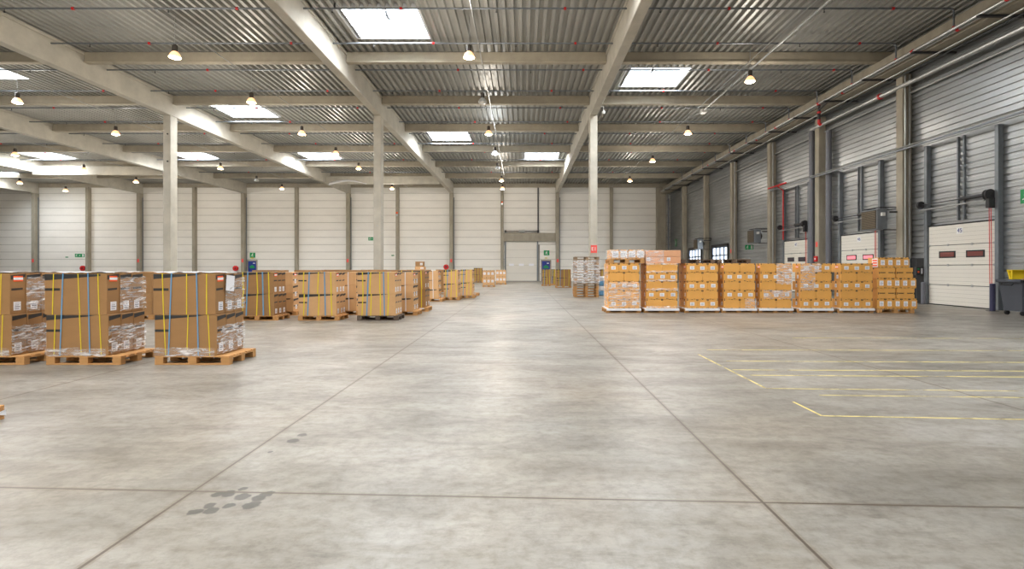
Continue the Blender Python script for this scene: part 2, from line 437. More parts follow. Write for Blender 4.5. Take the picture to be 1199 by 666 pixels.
# deeper ties near the back
for k, (x0, x1, y, z0, z1) in enumerate([(-20.58,-8.72,54.6,10.35,11.18), (-45.48,-33.52,48.4,10.2,11.0)]):
    b = MB().box(x0, y-.12, z0, x1, y+.12, z1, 'concrete', .02)
    tag(b.obj('concrete_tie_beam'), ['deep grey cross beam behind the left of centre column near back wall','pale deep cross beam at far left lit by a skylight'][k], 'beam')
# loose foil strip hanging by the tie beam
def strip():
    n = 24; vs = []; fs = []
    for i in range(n+1):
        t = i/n; x = -20.2+3.9*t; z = 10.55+.3*math.sin(t*3.3)-.12*t; w_ = .55*(1-t)**1.2+.08
        vs += [(x, 54.47, z), (x, 54.47-.35*w_, z-w_*.6)]
    for i in range(n): fs.append((2*i, 2*i+2, 2*i+3, 2*i+1))
    o = MB().add(vs, fs, 'sheet').obj('loose_foil_strip', smooth=True)
    md = o.modifiers.new('t', 'SOLIDIFY'); md.thickness = .01
    tag(o, 'loose white foil strip curling from the deep cross beam near the back wall', 'foil')
strip()
# longitudinal cables above the lamps
for k, x in enumerate([10.3, -2.15, -13.95, -25.8, -38.0]):
    b = MB(); b.tube([(x+.25, 8, 11.17), (x+.25, YB-.5, 11.17)], .018, 'galv', 6)
    tag(b.obj('ceiling_conduit'), 'thin conduit under the roof deck above the %s lamp row from the right' % ORD[k], 'conduit', 'lamp conduits')
b = MB(); b.tube([(10.97, 8, 11.12), (10.97, 31.6, 11.12), (10.7, 33.2, 11.14)], .045, 'galv', 8); b.box(10.82, 31.4, 10.95, 11.12, 31.8, 11.2, 'white', .02)
tag(b.obj('ceiling_conduit'), 'bright diagonal-looking conduit under the deck ending in a white box, right side', 'conduit')

# sprinkler branch lines
SPR = [19.7+3.05*k for k in range(12)]
CPL = MB().lathe([(0,-.045),(.058,-.045),(.058,.045),(0,.045)], 'red', 8, (0,0,0), 'X').mesh('red_coupling')
HDM = MB().tube([(0,0,-.02),(0,0,-.135)], .014, 'darksteel', 6).lathe([(0,-.15),(.035,-.15),(.035,-.13),(0,-.13)], 'darksteel', 8).mesh('sprinkler_head')
for r, y in enumerate(SPR):
    z = 11.37
    if min(abs(y-p) for p in PROWS) < .25: y += .35
    x0 = max(XL+.3, -y*1.05-4)
    e = thing('sprinkler_pipe', 'thin grey sprinkler pipe across the ceiling, %s from the camera' % ORD[r], 'pipe', (0, y, z), 0, 'sprinkler branch pipes')
    xe = 16.3
    b = MB(); b.tube([(x0,0,0),(xe-.15,0,0),(xe-.04,0,-.03),(xe,0,-.12),(xe,0,-.87)], .036, 'steel', 8); b.obj('pipe', e)
    c = MB(); hd = MB()
    for q in range(int((16-x0)/6.2)+1):
        xx = 14.0-6.2*q+(r % 3)*.7
        if xx < x0: break
        link('red_coupling', CPL, e, (xx,0,0)); link('sprinkler_head', HDM, e, (xx-2.6,0,0))
    c.lathe([(0,-.1),(.055,-.1),(.055,0),(0,0)], 'red', 8, (xe,0,-.68)); c.obj('red_coupling', e)

# pendant lamps
lampproto = {}
def lamp(x, y, state, label, grp='high bay pendant lamps'):
    z = 10.0
    if state in lampproto: return dup(lampproto[state], (x, y, z), None, label, grp)
    e = thing('pendant_lamp', label, 'lamp', (x, y, z), 0, grp)
    MB().lathe([(.225,0),(.215,.04),(.18,.13),(.12,.21),(.075,.25)], {'on':'shadeon','cool':'shadecool','off':'shade'}[state], 20).obj('reflector', e, smooth=True)
    MB().lathe([(0,.235),(.085,.235),(.1,.26),(.1,.48),(.06,.52),(0,.52)], 'lampdark', 16).obj('housing', e)
    fm = {'on':'lampon','cool':'lampcool','off':'lampoff'}[state]
    MB().lathe([(0,-.06),(.11,-.05),(.19,-.025),(.222,.01),(.2,.03),(0,.035)], fm, 20).obj('lens', e, smooth=True)
    MB().tube([(0,0,.5),(0,0,ZD-z-.08)], .012, 'galv', 6).obj('cord', e)
    if state != 'off':
        ld = bpy.data.lights.new('lamp_light', 'POINT'); ld.energy = 230 if state == 'on' else 200
        ld.color = (1,.91,.80) if state == 'on' else (.9,.96,1); ld.shadow_soft_size = .25
        lo = bpy.data.objects.new('lamp_light', ld); C.objects.link(lo); lo.location = (0,0,-.24); lo.parent = e
    lampproto[state] = e
    return e
LY = [20.9, 26.6, 32.9, 38.6, 44.3, 50.5, 55.6]
LROWS = [(10.3, {0:23.6,1:32.8,2:41.3,3:50.6}), (-2.15, dict(enumerate(LY))), (-13.95, dict(enumerate(LY))), (-25.8, dict(enumerate(LY[1:]))), (-38.0, {0:39.0,1:45,2:51.2,3:56}), (-50.1, {0:51.9,1:57})]
OFF = {(1,1),(1,4),(3,4)}
for r, (x, ys) in enumerate(LROWS):
    for k, y in ys.items():
        st = 'off' if (r, k) in OFF else ('cool' if (r, k) == (1, 3) else 'on')
        lamp(x + (.1 if k % 2 else 0), y, st, '%s pendant lamp, %s from camera in %s lamp row from the right' % ({'on':'warm glowing','off':'unlit','cool':'white glowing'}[st], ORD[k], ORD[r]))

for r, x in enumerate([-2.15, -13.95, -25.8]):  # lamp rows carried on out of view, added as ambient fill
    for k, y in enumerate((14.6, 8.3, 2.0, -4.3)):
        lamp(x, y, 'on', 'unseen pendant fill lamp added over the near part of the hall, beyond the frame', 'added fill lamps beyond the frame')
# ------------------------------------------------------------------ back wall
def backwall():
    b = MB(); z = 0; h = .88
    dx0, dx1, dz = -2.05, 1.75, 4.75
    b.box(XL, YB+.06, 0, XW+.5, YB+.3, 12.2, 'groove')
    while z < 11.2:
        z1 = min(z+h-.035, 11.25)
        if z < dz-.6:
            b.box(XL, YB, z, dx0-.05, YB+.07, z1, 'panel', .012); b.box(dx1+.3, YB, z, XW, YB+.07, z1, 'panel', .012)
        else: b.box(XL, YB, z, XW, YB+.07, z1, 'panel', .012)
        z += h
    struct(b.obj('wall_back'))
    struct(MB().box(XL, YB-.12, 11.22, XW, YB+.1, ZD-.0, 'purlin', .02).obj('trim_1'))
backwall()
WB = BEAMS; mids = [-2.45, -14.95, -27.0, -39.2, -51.9, 10.6]
allc = [(x, .42, 0) for x in WB] + [(x, .34, 1) for x in mids]
allc.sort(key=lambda t: -t[0])
for k, (x, wd, mid) in enumerate(allc):
    b = MB().box(x-wd/2, YB-(.5 if mid else .6), 0, x+wd/2, YB-.001, HB-.01 if not mid else 11.2, 'pillar', .02)
    e = thing('wall_pillar', 'grey concrete pillar against the cream back wall, %s from the right corner' % ORD[k], 'pillar', (0,0,0), 0, 'back wall pillars')
    b.obj('shaft', e)
    if not mid: 
        s = MB().box(x-.1, YB-.615, 2.25, x+.12, YB-.602, 2.65, 'redsign').obj('red_sticker', e)
        MB().tube([(x+wd/2+.06, YB-.2, 0), (x+wd/2+.06, YB-.2, 10)], .05, 'steel', 8).obj('downpipe', e)
b = MB().box(15.95, YB-.6, 0, 17.05, YB-.001, 11.2, 'pillar', .02)
tag(b.obj('corner_pillar'), 'wide tan concrete pillar in the far right corner', 'pillar')
e = thing('downpipe', 'dark vertical pipe in the far right corner beside the wide pillar', 'pipe', (17.35, YB-.5, 0))
MB().tube([(0,0,0),(0,0,10.2)], .1, 'pipegrey', 12).obj('pipe', e); MB().tube([(0,0,9.9),(-.1,-.3,10.2),(-.1,-.7,10.25)], .1, 'galv', 12).obj('elbow', e)

# loading door in the back wall
dr = link('door_1', None); struct(dr); dr.location = (-.15, YB, 0)
b = MB()
for k in range(5):
    z0 = .02+k*.94
    b.box(-1.85, -.06, z0, 1.85, .0, z0+.925, 'doorwhite', .01)
b.obj('door_leaf', dr)
for x in (-1.2, 0, 1.2): MB().box(x-.3, -.075, 1.85, x+.3, -.05, 2.1, 'label').obj('door_window', dr)
f = MB(); f.box(-2.0, -.14, 0, -1.86, 0, 4.75, 'steel'); f.box(1.86, -.14, 0, 2.02, 0, 4.75, 'steel'); f.box(-1.95, -.08, -0.0, 1.95, -.0, .04, 'rubber'); f.obj('door_frame', dr)
b = MB(); b.box(-2.4, YB-.34, 4.76, 4.0, YB-.01, 5.75, 'pillar', .03)
tag(b.obj('concrete_lintel'), 'weathered concrete lintel above the back loading door', 'lintel')
e = thing('door_shaft', 'dark horizontal door shaft above the concrete lintel on back wall', 'shaft', (-.1, YB-.3, 5.95))
MB().tube([(-1.9,0,0),(1.9,0,0)], .06, 'darksteel', 8).obj('shaft', e); MB().tube([(-.35,0,0),(.35,0,0)], .13, 'galv', 10).obj('coupling', e)
for x in (-1.95, 1.95): MB().box(x-.12, -.12, -.13, x+.12, .15, .13, 'darksteel', .02).obj('bracket', e)
b = MB(); b.box(1.78, YB-.13, 5.76, 1.92, YB-.001, 11.2, 'darksteel'); tag(b.obj('steel_post'), 'thin dark steel post rising above the back loading door', 'post')

# exit signs
def exit_sign(name, label, loc, w_, h_, rz=0, door=True, arrow=False, group='green exit signs'):
    e = thing(name, label, 'sign', loc, rz, group)
    MB().box(-w_/2, -.03, -h_/2, w_/2, 0, h_/2, 'green', .004).obj('sign_board', e)
    g = MB(); y = -.034; s = h_; ox = -w_/2+h_*.5 if w_ > h_*1.3 else 0
    def P(pts): g.add([(ox+a*s, y, b_*s) for a, b_ in pts], [tuple(range(len(pts)))], 'white')
    P([(.02,.26),(.1,.26),(.13,.33),(.1,.4),(.02,.4),(-.01,.33)])           # head
    P([(-.08,.2),(.06,.22),(.03,-.04),(-.1,-.02)])                          # torso
    P([(.04,.2),(.2,.06),(.17,.02),(.02,.12)]); P([(-.06,.19),(-.22,.1),(-.2,.04),(-.06,.12)])   # arms
    P([(0,-.02),(.14,-.14),(.1,-.38),(.03,-.38),(.05,-.16),(-.06,-.06)]); P([(-.08,0),(-.14,-.2),(-.32,-.26),(-.34,-.19),(-.2,-.14),(-.14,.02)])  # legs
    g.obj('running_figure', e)
    if w_ > h_*1.3:
        d = MB(); x0 = w_/2-h_*.62
        d.quad([(x0, y, -.38*h_), (x0+.42*h_, y, -.38*h_), (x0+.42*h_, y, .4*h_), (x0, y, .4*h_)], 'white'); d.obj('door_symbol', e)
        if w_ > h_*2: MB().quad([(-.1*h_, y, .16*h_), (.25*h_, y, 0), (-.1*h_, y, -.16*h_)], 'white').obj('arrow', e)
    return e
def BW(px, y): return ((px-612)/F*YB, YB-.001, EYE+(314-y)/F*YB)
exit_sign('exit_sign', 'wide green exit sign on the left back wall above a red hose reel', BW(93.5,299), 1.15, .42)
exit_sign('exit_sign', 'small green exit sign just left of the left column', (-24.8, 36.0, 3.55) if False else BW(193.5,280.5), .36, .38)
exit_sign('exit_sign', 'green exit sign just left of the centre left column', BW(435.5,279.5), .85, .4)
exit_sign('exit_sign', 'square green exit sign above the emergency door behind the strapped cartons', BW(295.8,298.7), .65, .6)
exit_sign('exit_sign', 'square green exit sign right of the back loading door', BW(640,296), .68, .6)
for px, t in ((78.5,'left of the wide exit sign'),(460,'right of the centre left column')):
    x, y, z = BW(px, 301)
    e = thing('emergency_light', 'tiny green-lit emergency light on the back wall '+t, 'light', (x, y, z if px < 100 else z+.2), 0, 'small emergency lights')
    MB().box(-.16, -.06, -.06, .16, 0, .06, 'green', .01).obj('housing', e)
# hose reels
reel = None
for px, py, t in ((98,314,'beneath the wide exit sign at far left'),(276.5,314,'beside the emergency door behind the strapped cartons'),(522.5,312.5,'behind the centre carton stacks')):
    x, y, z = BW(px, py); lab = 'red wall hose reel on back wall '+t
    if reel: dup(reel, (x, y, z), None, lab); continue
    reel = e = thing('hose_reel', lab, 'hose reel', (x, y, z), 0, 'red hose reels')
    MB().lathe([(0,-.22),(.31,-.22),(.31,-.19),(.1,-.18),(.1,-.06),(.31,-.05),(.31,-.02),(0,-.02)], 'red', 20, axis='Y').obj('reel', e)
    MB().lathe([(.1,-.18),(.25,-.18),(.25,-.06),(.1,-.06)], 'rubber', 20, axis='Y').obj('hose', e); MB().lathe([(0,-.25),(.09,-.25),(.09,-.22)], 'rubber', 12, axis='Y').obj('hub', e)
# emergency doors
for n, px in ((2, 295.5), (3, 639.3)):
    x = (px-612)/F*YB; d = struct(link('door_%d' % n, None)); d.location = (x, YB, 0)
    f = MB(); f.box(-.62,-.06,0,-.48,0,2.55,'pillar'); f.box(.48,-.06,0,.62,0,2.55,'pillar'); f.box(-.62,-.06,2.4,.62,0,2.55,'pillar'); f.obj('door_frame', d)
    MB().box(-.48,-.05,.02,.48,0,2.4,'blue').obj('door_leaf', d)
    g = MB(); y = -.056
    g.quad([(-.3,y,1.55),(.3,y,1.55),(.3,y,1.78),(0,y,1.95),(-.3,y,1.78)], 'green'); g.quad([(.1,y,2.1),(.34,y,2.1),(.34,y,2.2),(.1,y,2.2)], 'label'); g.obj('door_marking', d)
    MB().box(-.42,-.1,1.02,.42,-.05,1.08,'galv').obj('door_handle', d)
    e = thing('emergency_light', 'small yellowish emergency light above the blue emergency door '+('behind strapped cartons' if n == 2 else 'right of loading door'), 'light', (x, YB-.03, 2.78), 0, 'small emergency lights')
    MB().box(-.14,-.08,-.05,.14,0,.05,'yellow', .01).obj('housing', e)
# orange beacon on a pillar
e = thing('warning_beacon', 'small orange beacon high on a back wall pillar right of centre left column', 'beacon', (-14.95, YB-.51, 8.0))
MB().box(-.1,-.1,-.25,.1,0,.0,'galv').obj('base', e); MB().lathe([(0,.02),(.13,.02),(.13,.2),(.05,.26),(0,.26)], 'orange', 12, (0,-.1,0)).obj('lens', e)
e = thing('warning_beacon', 'small orange lamp on the pillar left of the back loading door', 'beacon', (-2.45, YB-.51, 9.3))
MB().box(-.1,-.1,-.25,.1,0,.0,'galv').obj('base', e); MB().lathe([(0,.02),(.1,.02),(.1,.16),(0,.2)], 'orange', 12, (0,-.1,0)).obj('lens', e)

# ------------------------------------------------------------------ right wall
OPEN = [(44.9,48.5,3.5), (51.6,55.2,3.5)]
def rightwall():
    b = MB(); p = .25; z = 0
    ys = [(YF, 44.9), (48.5, 51.6), (55.2, YB)]
    while z < 11.7:
        prof = [(XW-.0, z), (XW-.0, z+.15), (XW+.05, z+.165), (XW+.05, z+.235), (XW, z+p)]
        segs = ys if z < 3.5 else [(YF, YB)]
        for y0, y1 in segs:
            vs = []; fs = []
            for x, zz in prof: vs += [(x, y0, zz), (x, y1, zz)]
            for q in range(4): fs.append((2*q, 2*q+1, 2*q+3, 2*q+2))
            b.add(vs, fs, 'clad')
        z += p
    for y0, y1 in ys: b.box(XW+.06, y0, 0, XW+.3, y1, 3.6, 'clad')
    b.box(XW+.06, YF, 3.6, XW+.3, YB, 12.2, 'clad')
    struct(b.obj('wall_right'))
rightwall()
for n, (y0, y1, zt) in enumerate(OPEN):
    d = struct(link('window_%d' % (n+1), None)); d.location = (XW, (y0+y1)/2, 0); hw = (y1-y0)/2
    f = MB()
    for y in (-hw+.05, -hw/2, 0, hw/2, hw-.05): f.box(-.05, y-.09, 0, .05, y+.09, zt, 'mullion')
    for z in (.05, .95, 1.85, 2.7, zt-.05): f.box(-.05, -hw, z-.06, .05, hw, z+.06, 'mullion')
    f.obj('window_frame', d)
    MB().box(.0, -hw, 0, .012, hw, zt, 'glass').obj('window_pane', d)
    t = MB(); t.box(-.1, -hw-.15, 0, 0, -hw, zt+.15, 'darksteel'); t.box(-.1, hw, 0, 0, hw+.15, zt+.15, 'darksteel'); t.box(-.1, -hw-.15, zt, 0, hw+.15, zt+.2, 'darksteel'); t.obj('window_trim', d)
    ld = bpy.data.lights.new('window_daylight', 'AREA'); ld.shape = 'RECTANGLE'; ld.size = zt; ld.size_y = hw*2; ld.energy = 420; ld.color = (.9,.95,1)
    lo = bpy.data.objects.new('window_daylight', ld); C.objects.link(lo); lo.location = (XW+.6, (y0+y1)/2, zt/2); lo.rotation_euler = (0, math.pi/2, 0)
    
PIL = [23.9, 30.6, 36.6, 43.2, 49.6, 56.3]
for k, y in enumerate(PIL):
    e = thing('wall_pillar', 'concrete pillar on the metal right wall, %s from the camera' % ORD[k], 'pillar', (17.27, y, 0), 0, 'right wall pillars')
    MB().box(0, -.21, 0, XW-17.27-.002, .21, 10.39, 'pillar', .02).obj('shaft', e)
    if k in (1, 3): MB().box(-.012, -.1, 2.8, 0, .1, 3.1, 'redsign').obj('red_sticker', e)
# eave girder with its brackets and services
e = thing('eave_girder', 'tan concrete eave girder running along the top of right wall', 'beam', (0,0,0))
MB().box(16.45, YF, 10.4, 17.3, YB-.65, 10.8, 'pillar', .03).obj('flange', e); MB().box(16.6, YF, 10.79, 17.2, YB-.65, 11.18, 'pillar').obj('web', e)
y = 12.0; k = 0
while y < YB-3:
    tag(MB().box(15.9, y-.06, 10.325, XW-.001, y+.06, 10.395, 'darksteel').obj('pipe_bracket'), 'dark steel pipe bracket below the eave girder along right wall', 'bracket', 'pipe brackets under the eave girder'); y += 3.1
def lpipe(name, label, x, z, r, m, y0=8, y1=YB-2.2, n=10, coup=None):
    e = thing(name, label, 'pipe', (x, 0, z))
    MB().tube([(0,y0,0),(0,y1,0)], r, m, n).obj('pipe', e, smooth=False)
    if coup:
        c = MB()
        for yy in coup: c.lathe([(0,-.06),(r*1.35,-.06),(r*1.35,.06),(0,.06)], 'red', 12, (0,yy,0), 'Y')
        c.obj('red_couplings', e)
    return e
lpipe('sprinkler_main', 'upper silver main pipe left of the eave girder along right wall', 16.02, 10.451, .055, 'galv', coup=[17.2,21.4,28.2,33,39.4,45])
lpipe('sprinkler_main', 'second silver main pipe just below the upper one, along right wall', 16.22, 10.446, .05, 'galv', coup=[19.4,26.4,36.1])
lpipe('service_pipe', 'thin bright pipe hung under the eave girder along right wall', 16.85, 10.289, .035, 'galv', y1=45)
lpipe('service_pipe', 'thin grey pipe behind the bright one under the eave girder', 17.2, 10.299, .025, 'steel', y1=48)
lpipe('drain_pipe', 'thick grey drain pipe sloping away along the top of right wall', 17.3, 9.85, .105, 'galv', y1=31.2, n=14, coup=[25.2])
lpipe('service_pipe', 'dull grey pipe tight against the top of right wall', 17.6, 9.5, .05, 'galv', y1=58)
# downpipes
def downpipe(x, y, r, z1, label):
    e = thing('downpipe', label, 'pipe', (x, y, 0), 0, 'grey downpipes')
    MB().tube([(0,0,0),(0,0,z1)], r, 'pipegrey', 16).obj('pipe', e, smooth=False)
    c = MB()
    for z in (.9, 1.9, 4.5, 7.4): c.lathe([(0,-.06),(r*1.08,-.06),(r*1.08,.06),(0,.06)], 'pipegrey', 16, (0,0,z))
    c.obj('pipe_sleeve', e)
downpipe(17.32, 31.2, .16, 9.74, 'dark grey downpipe just behind the third right wall pillar')
downpipe(17.48, 29.75, .16, 9.4, 'dark grey downpipe in front of the third right wall pillar')
for k, (x, y) in enumerate(((17.36,23.64),(17.55,23.64),(17.45,36.33),(17.45,42.9))):
    tag(MB().tube([(x,y,0),(x,y,10.32)], .035, 'galv', 8).obj('vertical_conduit'), 'thin vertical silver conduit on the face of right wall pillar, %s from camera' % ORD[k], 'conduit', 'vertical conduits')
# wall rail
e = thing('wall_rail', 'long horizontal grey rail and pipe above the dock doors', 'rail', (0,0,0))
MB().box(17.2, 15.0, 6.9, 17.26, 36.3, 6.98, 'steel', .01).obj('rail', e); MB().tube([(17.2,15.0,7.03),(17.2,36.3,7.03)], .03, 'galv', 8).obj('pipe', e)
e = thing('red_pipe', 'red vertical pipe above the farthest dock door', 'pipe', (17.45, 34.9, 3.45))
MB().tube([(0,0,0),(0,0,3.3),(-.42,0,3.62)], .04, 'red', 10).obj('pipe', e); MB().tube([(-.42,-1.2,3.62),(-.42,1.2,3.62)], .05, 'red', 10).obj('joint_pipe', e)

# dock doors
def dock_door(n, y0, y1, num, panes, label_extra):
    yc = (y0+y1)/2; hw = (y1-y0)/2; d = struct(link('door_%d' % n, None)); d.location = (XW, yc, 0)
    b = MB(); b.obj if False else None
    for k in range(4):
        z0 = .04+k*.825
        b.box(-.12, -hw, z0, -.06, hw, z0+.81, 'doorwhite', .008)
    for k in range(4):
        z0 = .04+k*.825
        for q in range(1, 5): b.box(-.1215, -hw+.02, z0+q*.162-.004, -.119, hw-.02, z0+q*.162+.002, 'groove')
    b.obj('door_leaf', d)
    s = MB(); s.box(-.10, -hw, .0, -.06, hw, .05, 'rubber')
    for k in (1,2,3):
        z0 = .04+k*.825; s.box(-.122, -hw, z0-.018, -.06, hw, z0+.003, 'darksteel')
        for y in (-hw+.04, -hw*.36, hw*.36, hw-.04): s.box(-.14, y-.04, z0-.05, -.12, y+.04, z0+.035, 'galv')
    s.box(-.13, -hw-.02, 3.33, -.03, hw+.02, 3.38, 'rubber'); s.obj('hinges', d)
    for k, y in enumerate((-.72, .62)):
        w_ = MB(); w_.box(-.135, y-.42, 1.98, -.12, y+.42, 2.26, 'rubber', .005); w_.obj('window_gasket', d)
        MB().box(-.14, y-.35, 2.03, -.134, y+.35, 2.21, panes[1-k]).obj('door_window', d)
    pl = MB().box(-.126, -.16, 2.93, -.121, .16, 3.2, 'white').obj('number_plate', d)
    text_mesh('door_number', num, .24, 'blue', pl, (-.129, 0, 3.065), (math.pi/2, 0, -math.pi/2))
    ch = MB()
    for dy in (-.02, .06): ch.tube([(-.2, -hw+.1+dy, .3), (-.2, -hw+.14+dy, 4.1)], .012, 'red', 6)
    ch.obj('red_chain', d)
    # vertical-lift guides, posts and shaft
    g = MB()
    for y in (-hw-.1, hw+.1):
        g.box(-.2, y-.08, 0, -.0, y+.08, 6.86, 'steel', .01)
    g.obj('guide_posts', d)
    g = MB()
    for y in (-.14, .14): g.box(-.1, y-.03, 3.5, -.02, y+.03, 6.86, 'steel')
    g.obj('centre_guides', d)
    sh = MB(); z = 4.3; x = -.32
    sh.tube([(x,-hw-.05,z),(x,hw+.25,z)], .022, 'darksteel', 8)
    sh.tube([(x,-hw+.15,z),(x,-.25,z)], .075, 'darksteel', 10); sh.obj('shaft', d)
    q = MB(); q.lathe([(0,-.1),(.2,-.1),(.2,-.02),(.13,0),(.2,.02),(.2,.06),(0,.06)], 'darksteel', 16, (x,-hw+.1,z), 'Y')
    q.lathe([(0,-.05),(.16,-.05),(.16,.05),(0,.05)], 'darksteel', 16, (x,hw+.2,z), 'Y'); q.obj('cable_drums', d)
    q = MB(); q.tube([(x-.05,-hw+.2,z-.2),(x-.05,hw+.2,z-.24)], .03, 'galv', 8); q.box(x-.1,-hw-.05,z-.5,-.02,-hw+.12,z-.12,'darksteel',.02); q.obj('bracket_rail', d)
dock_door(4, 19.35, 22.55, '45', ('doorglass','doorglass'), '')
dock_door(5, 25.7, 28.75, '46', ('doorpink','doorpink'), '')
dock_door(6, 32.05, 35.0, '47', ('doorglass2','doorglass2'), '')

# heaters
def heater():
    e = thing('unit_heater', 'louvred grey heater on the right wall over the middle dock door', 'heater', (16.4, 24.15, 3.35), 0, 'wall heaters')
    MB().box(0.02,0,0,.5,1.1,.96,'heater',.015).obj('casing', e)
    g = MB(); g.box(0,.05,.05,.03,1.05,.91,'lampdark')
    for k in range(13): g.box(-.03, .06, .08+k*.063, .02, 1.04, .10+k*.063, 'grille')
    g.obj('louvres', e)
    f = MB(); f.lathe([(0,0),(.3,0),(.3,.18),(.12,.3),(0,.3)], 'motor', 16, (.5,.55,.5), 'X'); f.box(.18,-.12,.62,.34,0,.78,'white',.01); f.obj('fan_motor', e)
    b = MB(); b.tube([(.1,-.05,1.02),(1.29,-.05,1.02)], .025, 'darksteel', 8); b.tube([(.3,-.05,-.02),(1.29,-.05,-.02),(1.29,-.05,1.02)], .025, 'darksteel', 8); b.tube([(.1,1.0,1.02),(1.29,1.0,1.02),(1.29,-.05,1.02)], .025, 'darksteel', 8)
    b.tube([(.1,-.05,1.02),(.1,1.0,1.02)], .025, 'darksteel', 8); b.tube([(.55,-.1,.8),(1.2,-.1,.8),(1.2,-.1,1.02)], .04, 'motor', 8); b.obj('wall_bracket', e)
    return e
h0 = heater()
dup(h0, (16.4, 36.95, 3.35), None, 'dark louvred heater on right wall above a green exit sign')
dup(h0, (16.4, 48.9, 3.35), None, 'farthest wall heater, pale, above the first bright window opening')
exit_sign('exit_sign', 'green exit sign hung under the dark heater on right wall', (16.7, 38.4, 3.1), .62, .34, 0)
exit_sign('exit_sign', 'faint green exit sign on the right wall near the far corner', (XW-.03, 60.0, 4.5), .5, .85, -math.pi/2)
exit_sign('exit_sign', 'large green exit sign at the right edge beside the nearest dock door', (XW-.05, 18.0, 4.08), .9, .5, -math.pi/2)

# bollards, control gear
for x, y, lab in ((17.0, 18.85, 'dark blue steel bollard standing before the nearest dock door'), (17.38, 22.6, 'grey steel bollard beside the dark dock panel')):
    e = thing('bollard', lab, 'bollard', (x, y, 0), 0, 'dock bollards')
    MB().lathe([(0,0),(.085,0),(.085,.92),(.06,.95),(0,.95)], 'pipegrey' if 'grey' in lab else 'bollardblue', 16).obj('post', e) if 'grey' in lab else None
    if 'grey' not in lab:
        M['bollardblue'] = M.get('bollardblue') or mat('dark_blue_paint', (54,54,84), .5)
        MB().lathe([(0,0),(.085,0),(.085,.97),(.06,1.0),(0,1.0)], 'bollardblue', 16).obj('post', e)
    MB().box(-.13,-.13,0,.13,.13,.015,'darksteel').obj('base_plate', e)
e = thing('dock_bumper_panel', 'dark floor-standing panel between the end carton stack and nearest dock door', 'panel', (17.6, 23.2, 0))
MB().box(-.05,-.43,0,.08,.4,2.0,'rubber',.01).obj('panel', e); MB().box(-.058,-.02,.02,-.05,.02,1.98,'darksteel').obj('seam', e)
e = thing('dock_control_box', 'small control box with coloured buttons left of the nearest dock door', 'control box', (17.4, 22.98, 1.25))
MB().box(-.14,-.14,0,.14,0,.36,'darksteel',.01).obj('box', e); MB().lathe([(0,-.17),(.035,-.17),(.035,-.14)], 'green', 10, (-.06,0,.27), 'Y').obj('green_button', e)
MB().lathe([(0,-.17),(.035,-.17),(.035,-.14)], 'orange', 10, (-.06,0,.14), 'Y').obj('orange_button', e); MB().box(.06,-.15,.06,.13,-.14,.3,'label').obj('notice', e)
e = thing('fire_call_point', 'small red fire call point on pillar between the far dock doors', 'call point', (17.269, 30.6, 2.1))
MB().box(-.1,-.14,-.16,.0,.14,.16,'red',.01).obj('box', e); MB().box(-.105,-.06,-.05,-.1,.06,.05,'label').obj('glass', e)

e = thing('ceiling_camera', 'small white device hanging beside the top of the right free-standing column', 'camera', (4.75, 30.6, 10.75))
MB().tube([(-.3,0,.3),(0,0,.3),(0,0,0)], .02, 'white', 8).obj('bracket', e); MB().lathe([(0,-.16),(.08,-.14),(.1,-.05),(.1,.02),(0,.03)], 'white', 14).obj('dome', e)
e = thing('sprinkler_valve', 'dark sprinkler riser with red elbow hanging under the eave pipes', 'valve', (16.1, 28.3, 10.3))
MB().tube([(0,0,.1),(0,0,-.7)], .07, 'darksteel', 12).obj('riser', e); MB().tube([(0,0,-.68),(0,.02,-.85),(.12,.05,-.95)], .08, 'red', 12).obj('elbow', e)
MB().tube([(0,-.9,.05),(0,0,-.15),(.25,.6,-.15)], .05, 'darksteel', 10).obj('branch', e); MB().lathe([(0,-.05),(.1,-.05),(.1,.05),(0,.05)], 'red', 12, (0,0,-.3)).obj('coupling', e)
# waste container
e = thing('waste_container', 'dark grey wheeled waste container with an open yellow lid at right edge', 'bin', (16.75, 17.2, 0))
def taper(x0,x1,y0,y1,z0,z1,g,m):
    vs = [(x0+g,y0+g,z0),(x1-g,y0+g,z0),(x1-g,y1-g,z0),(x0+g,y1-g,z0),(x0,y0,z1),(x1,y0,z1),(x1,y1,z1),(x0,y1,z1)]
    return MB().add(vs, [(0,3,2,1),(0,1,5,4),(1,2,6,5),(2,3,7,6),(3,0,4,7)], m)
b = taper(-.66,.62,-.42,.42,.14,1.12,.1,'bin'); b.add([( -.6,-.36,.9),(.56,-.36,.9),(.56,.36,.9),(-.6,.36,.9)], [(0,1,2,3)], 'rubber')
for k in range(5): b.box(-.5+k*.25,-.41,.3,-.47+k*.25,-.36,1.05,'bin')
b.obj('tub', e)
b = MB(); b.box(-.72,-.48,1.08,.66,-.4,1.18,'bin',.02); b.box(-.72,.4,1.08,.66,.48,1.18,'bin',.02); b.box(-.72,-.48,1.08,-.62,.48,1.18,'bin',.02); b.box(.58,-.48,1.08,.66,.48,1.18,'bin',.02); b.obj('rim', e)
b = MB(); b.add([(-.22,.44,1.17),(.66,.44,1.17),(.66,.56,1.5),(-.22,.56,1.5),(-.22,.49,1.17),(.66,.49,1.17),(.66,.6,1.5),(-.22,.6,1.5)], [(0,1,2,3),(4,5,6,7),(0,1,5,4),(1,2,6,5),(2,3,7,6),(3,0,4,7)], 'binyellow')
for x in (-.22,.63): b.box(x,.4,1.17,x+.03,.44,1.49,'binyellow')
b.box(-.2,.4,1.46,.66,.56,1.5,'binyellow'); b.obj('lid', e)
for x in (-.5,.45):
    for y in (-.28,.28): MB().lathe([(0,-.025),(.08,-.025),(.08,.025),(0,.025)], 'rubber', 14, (x,y,.08), 'Y').obj('wheel', e)
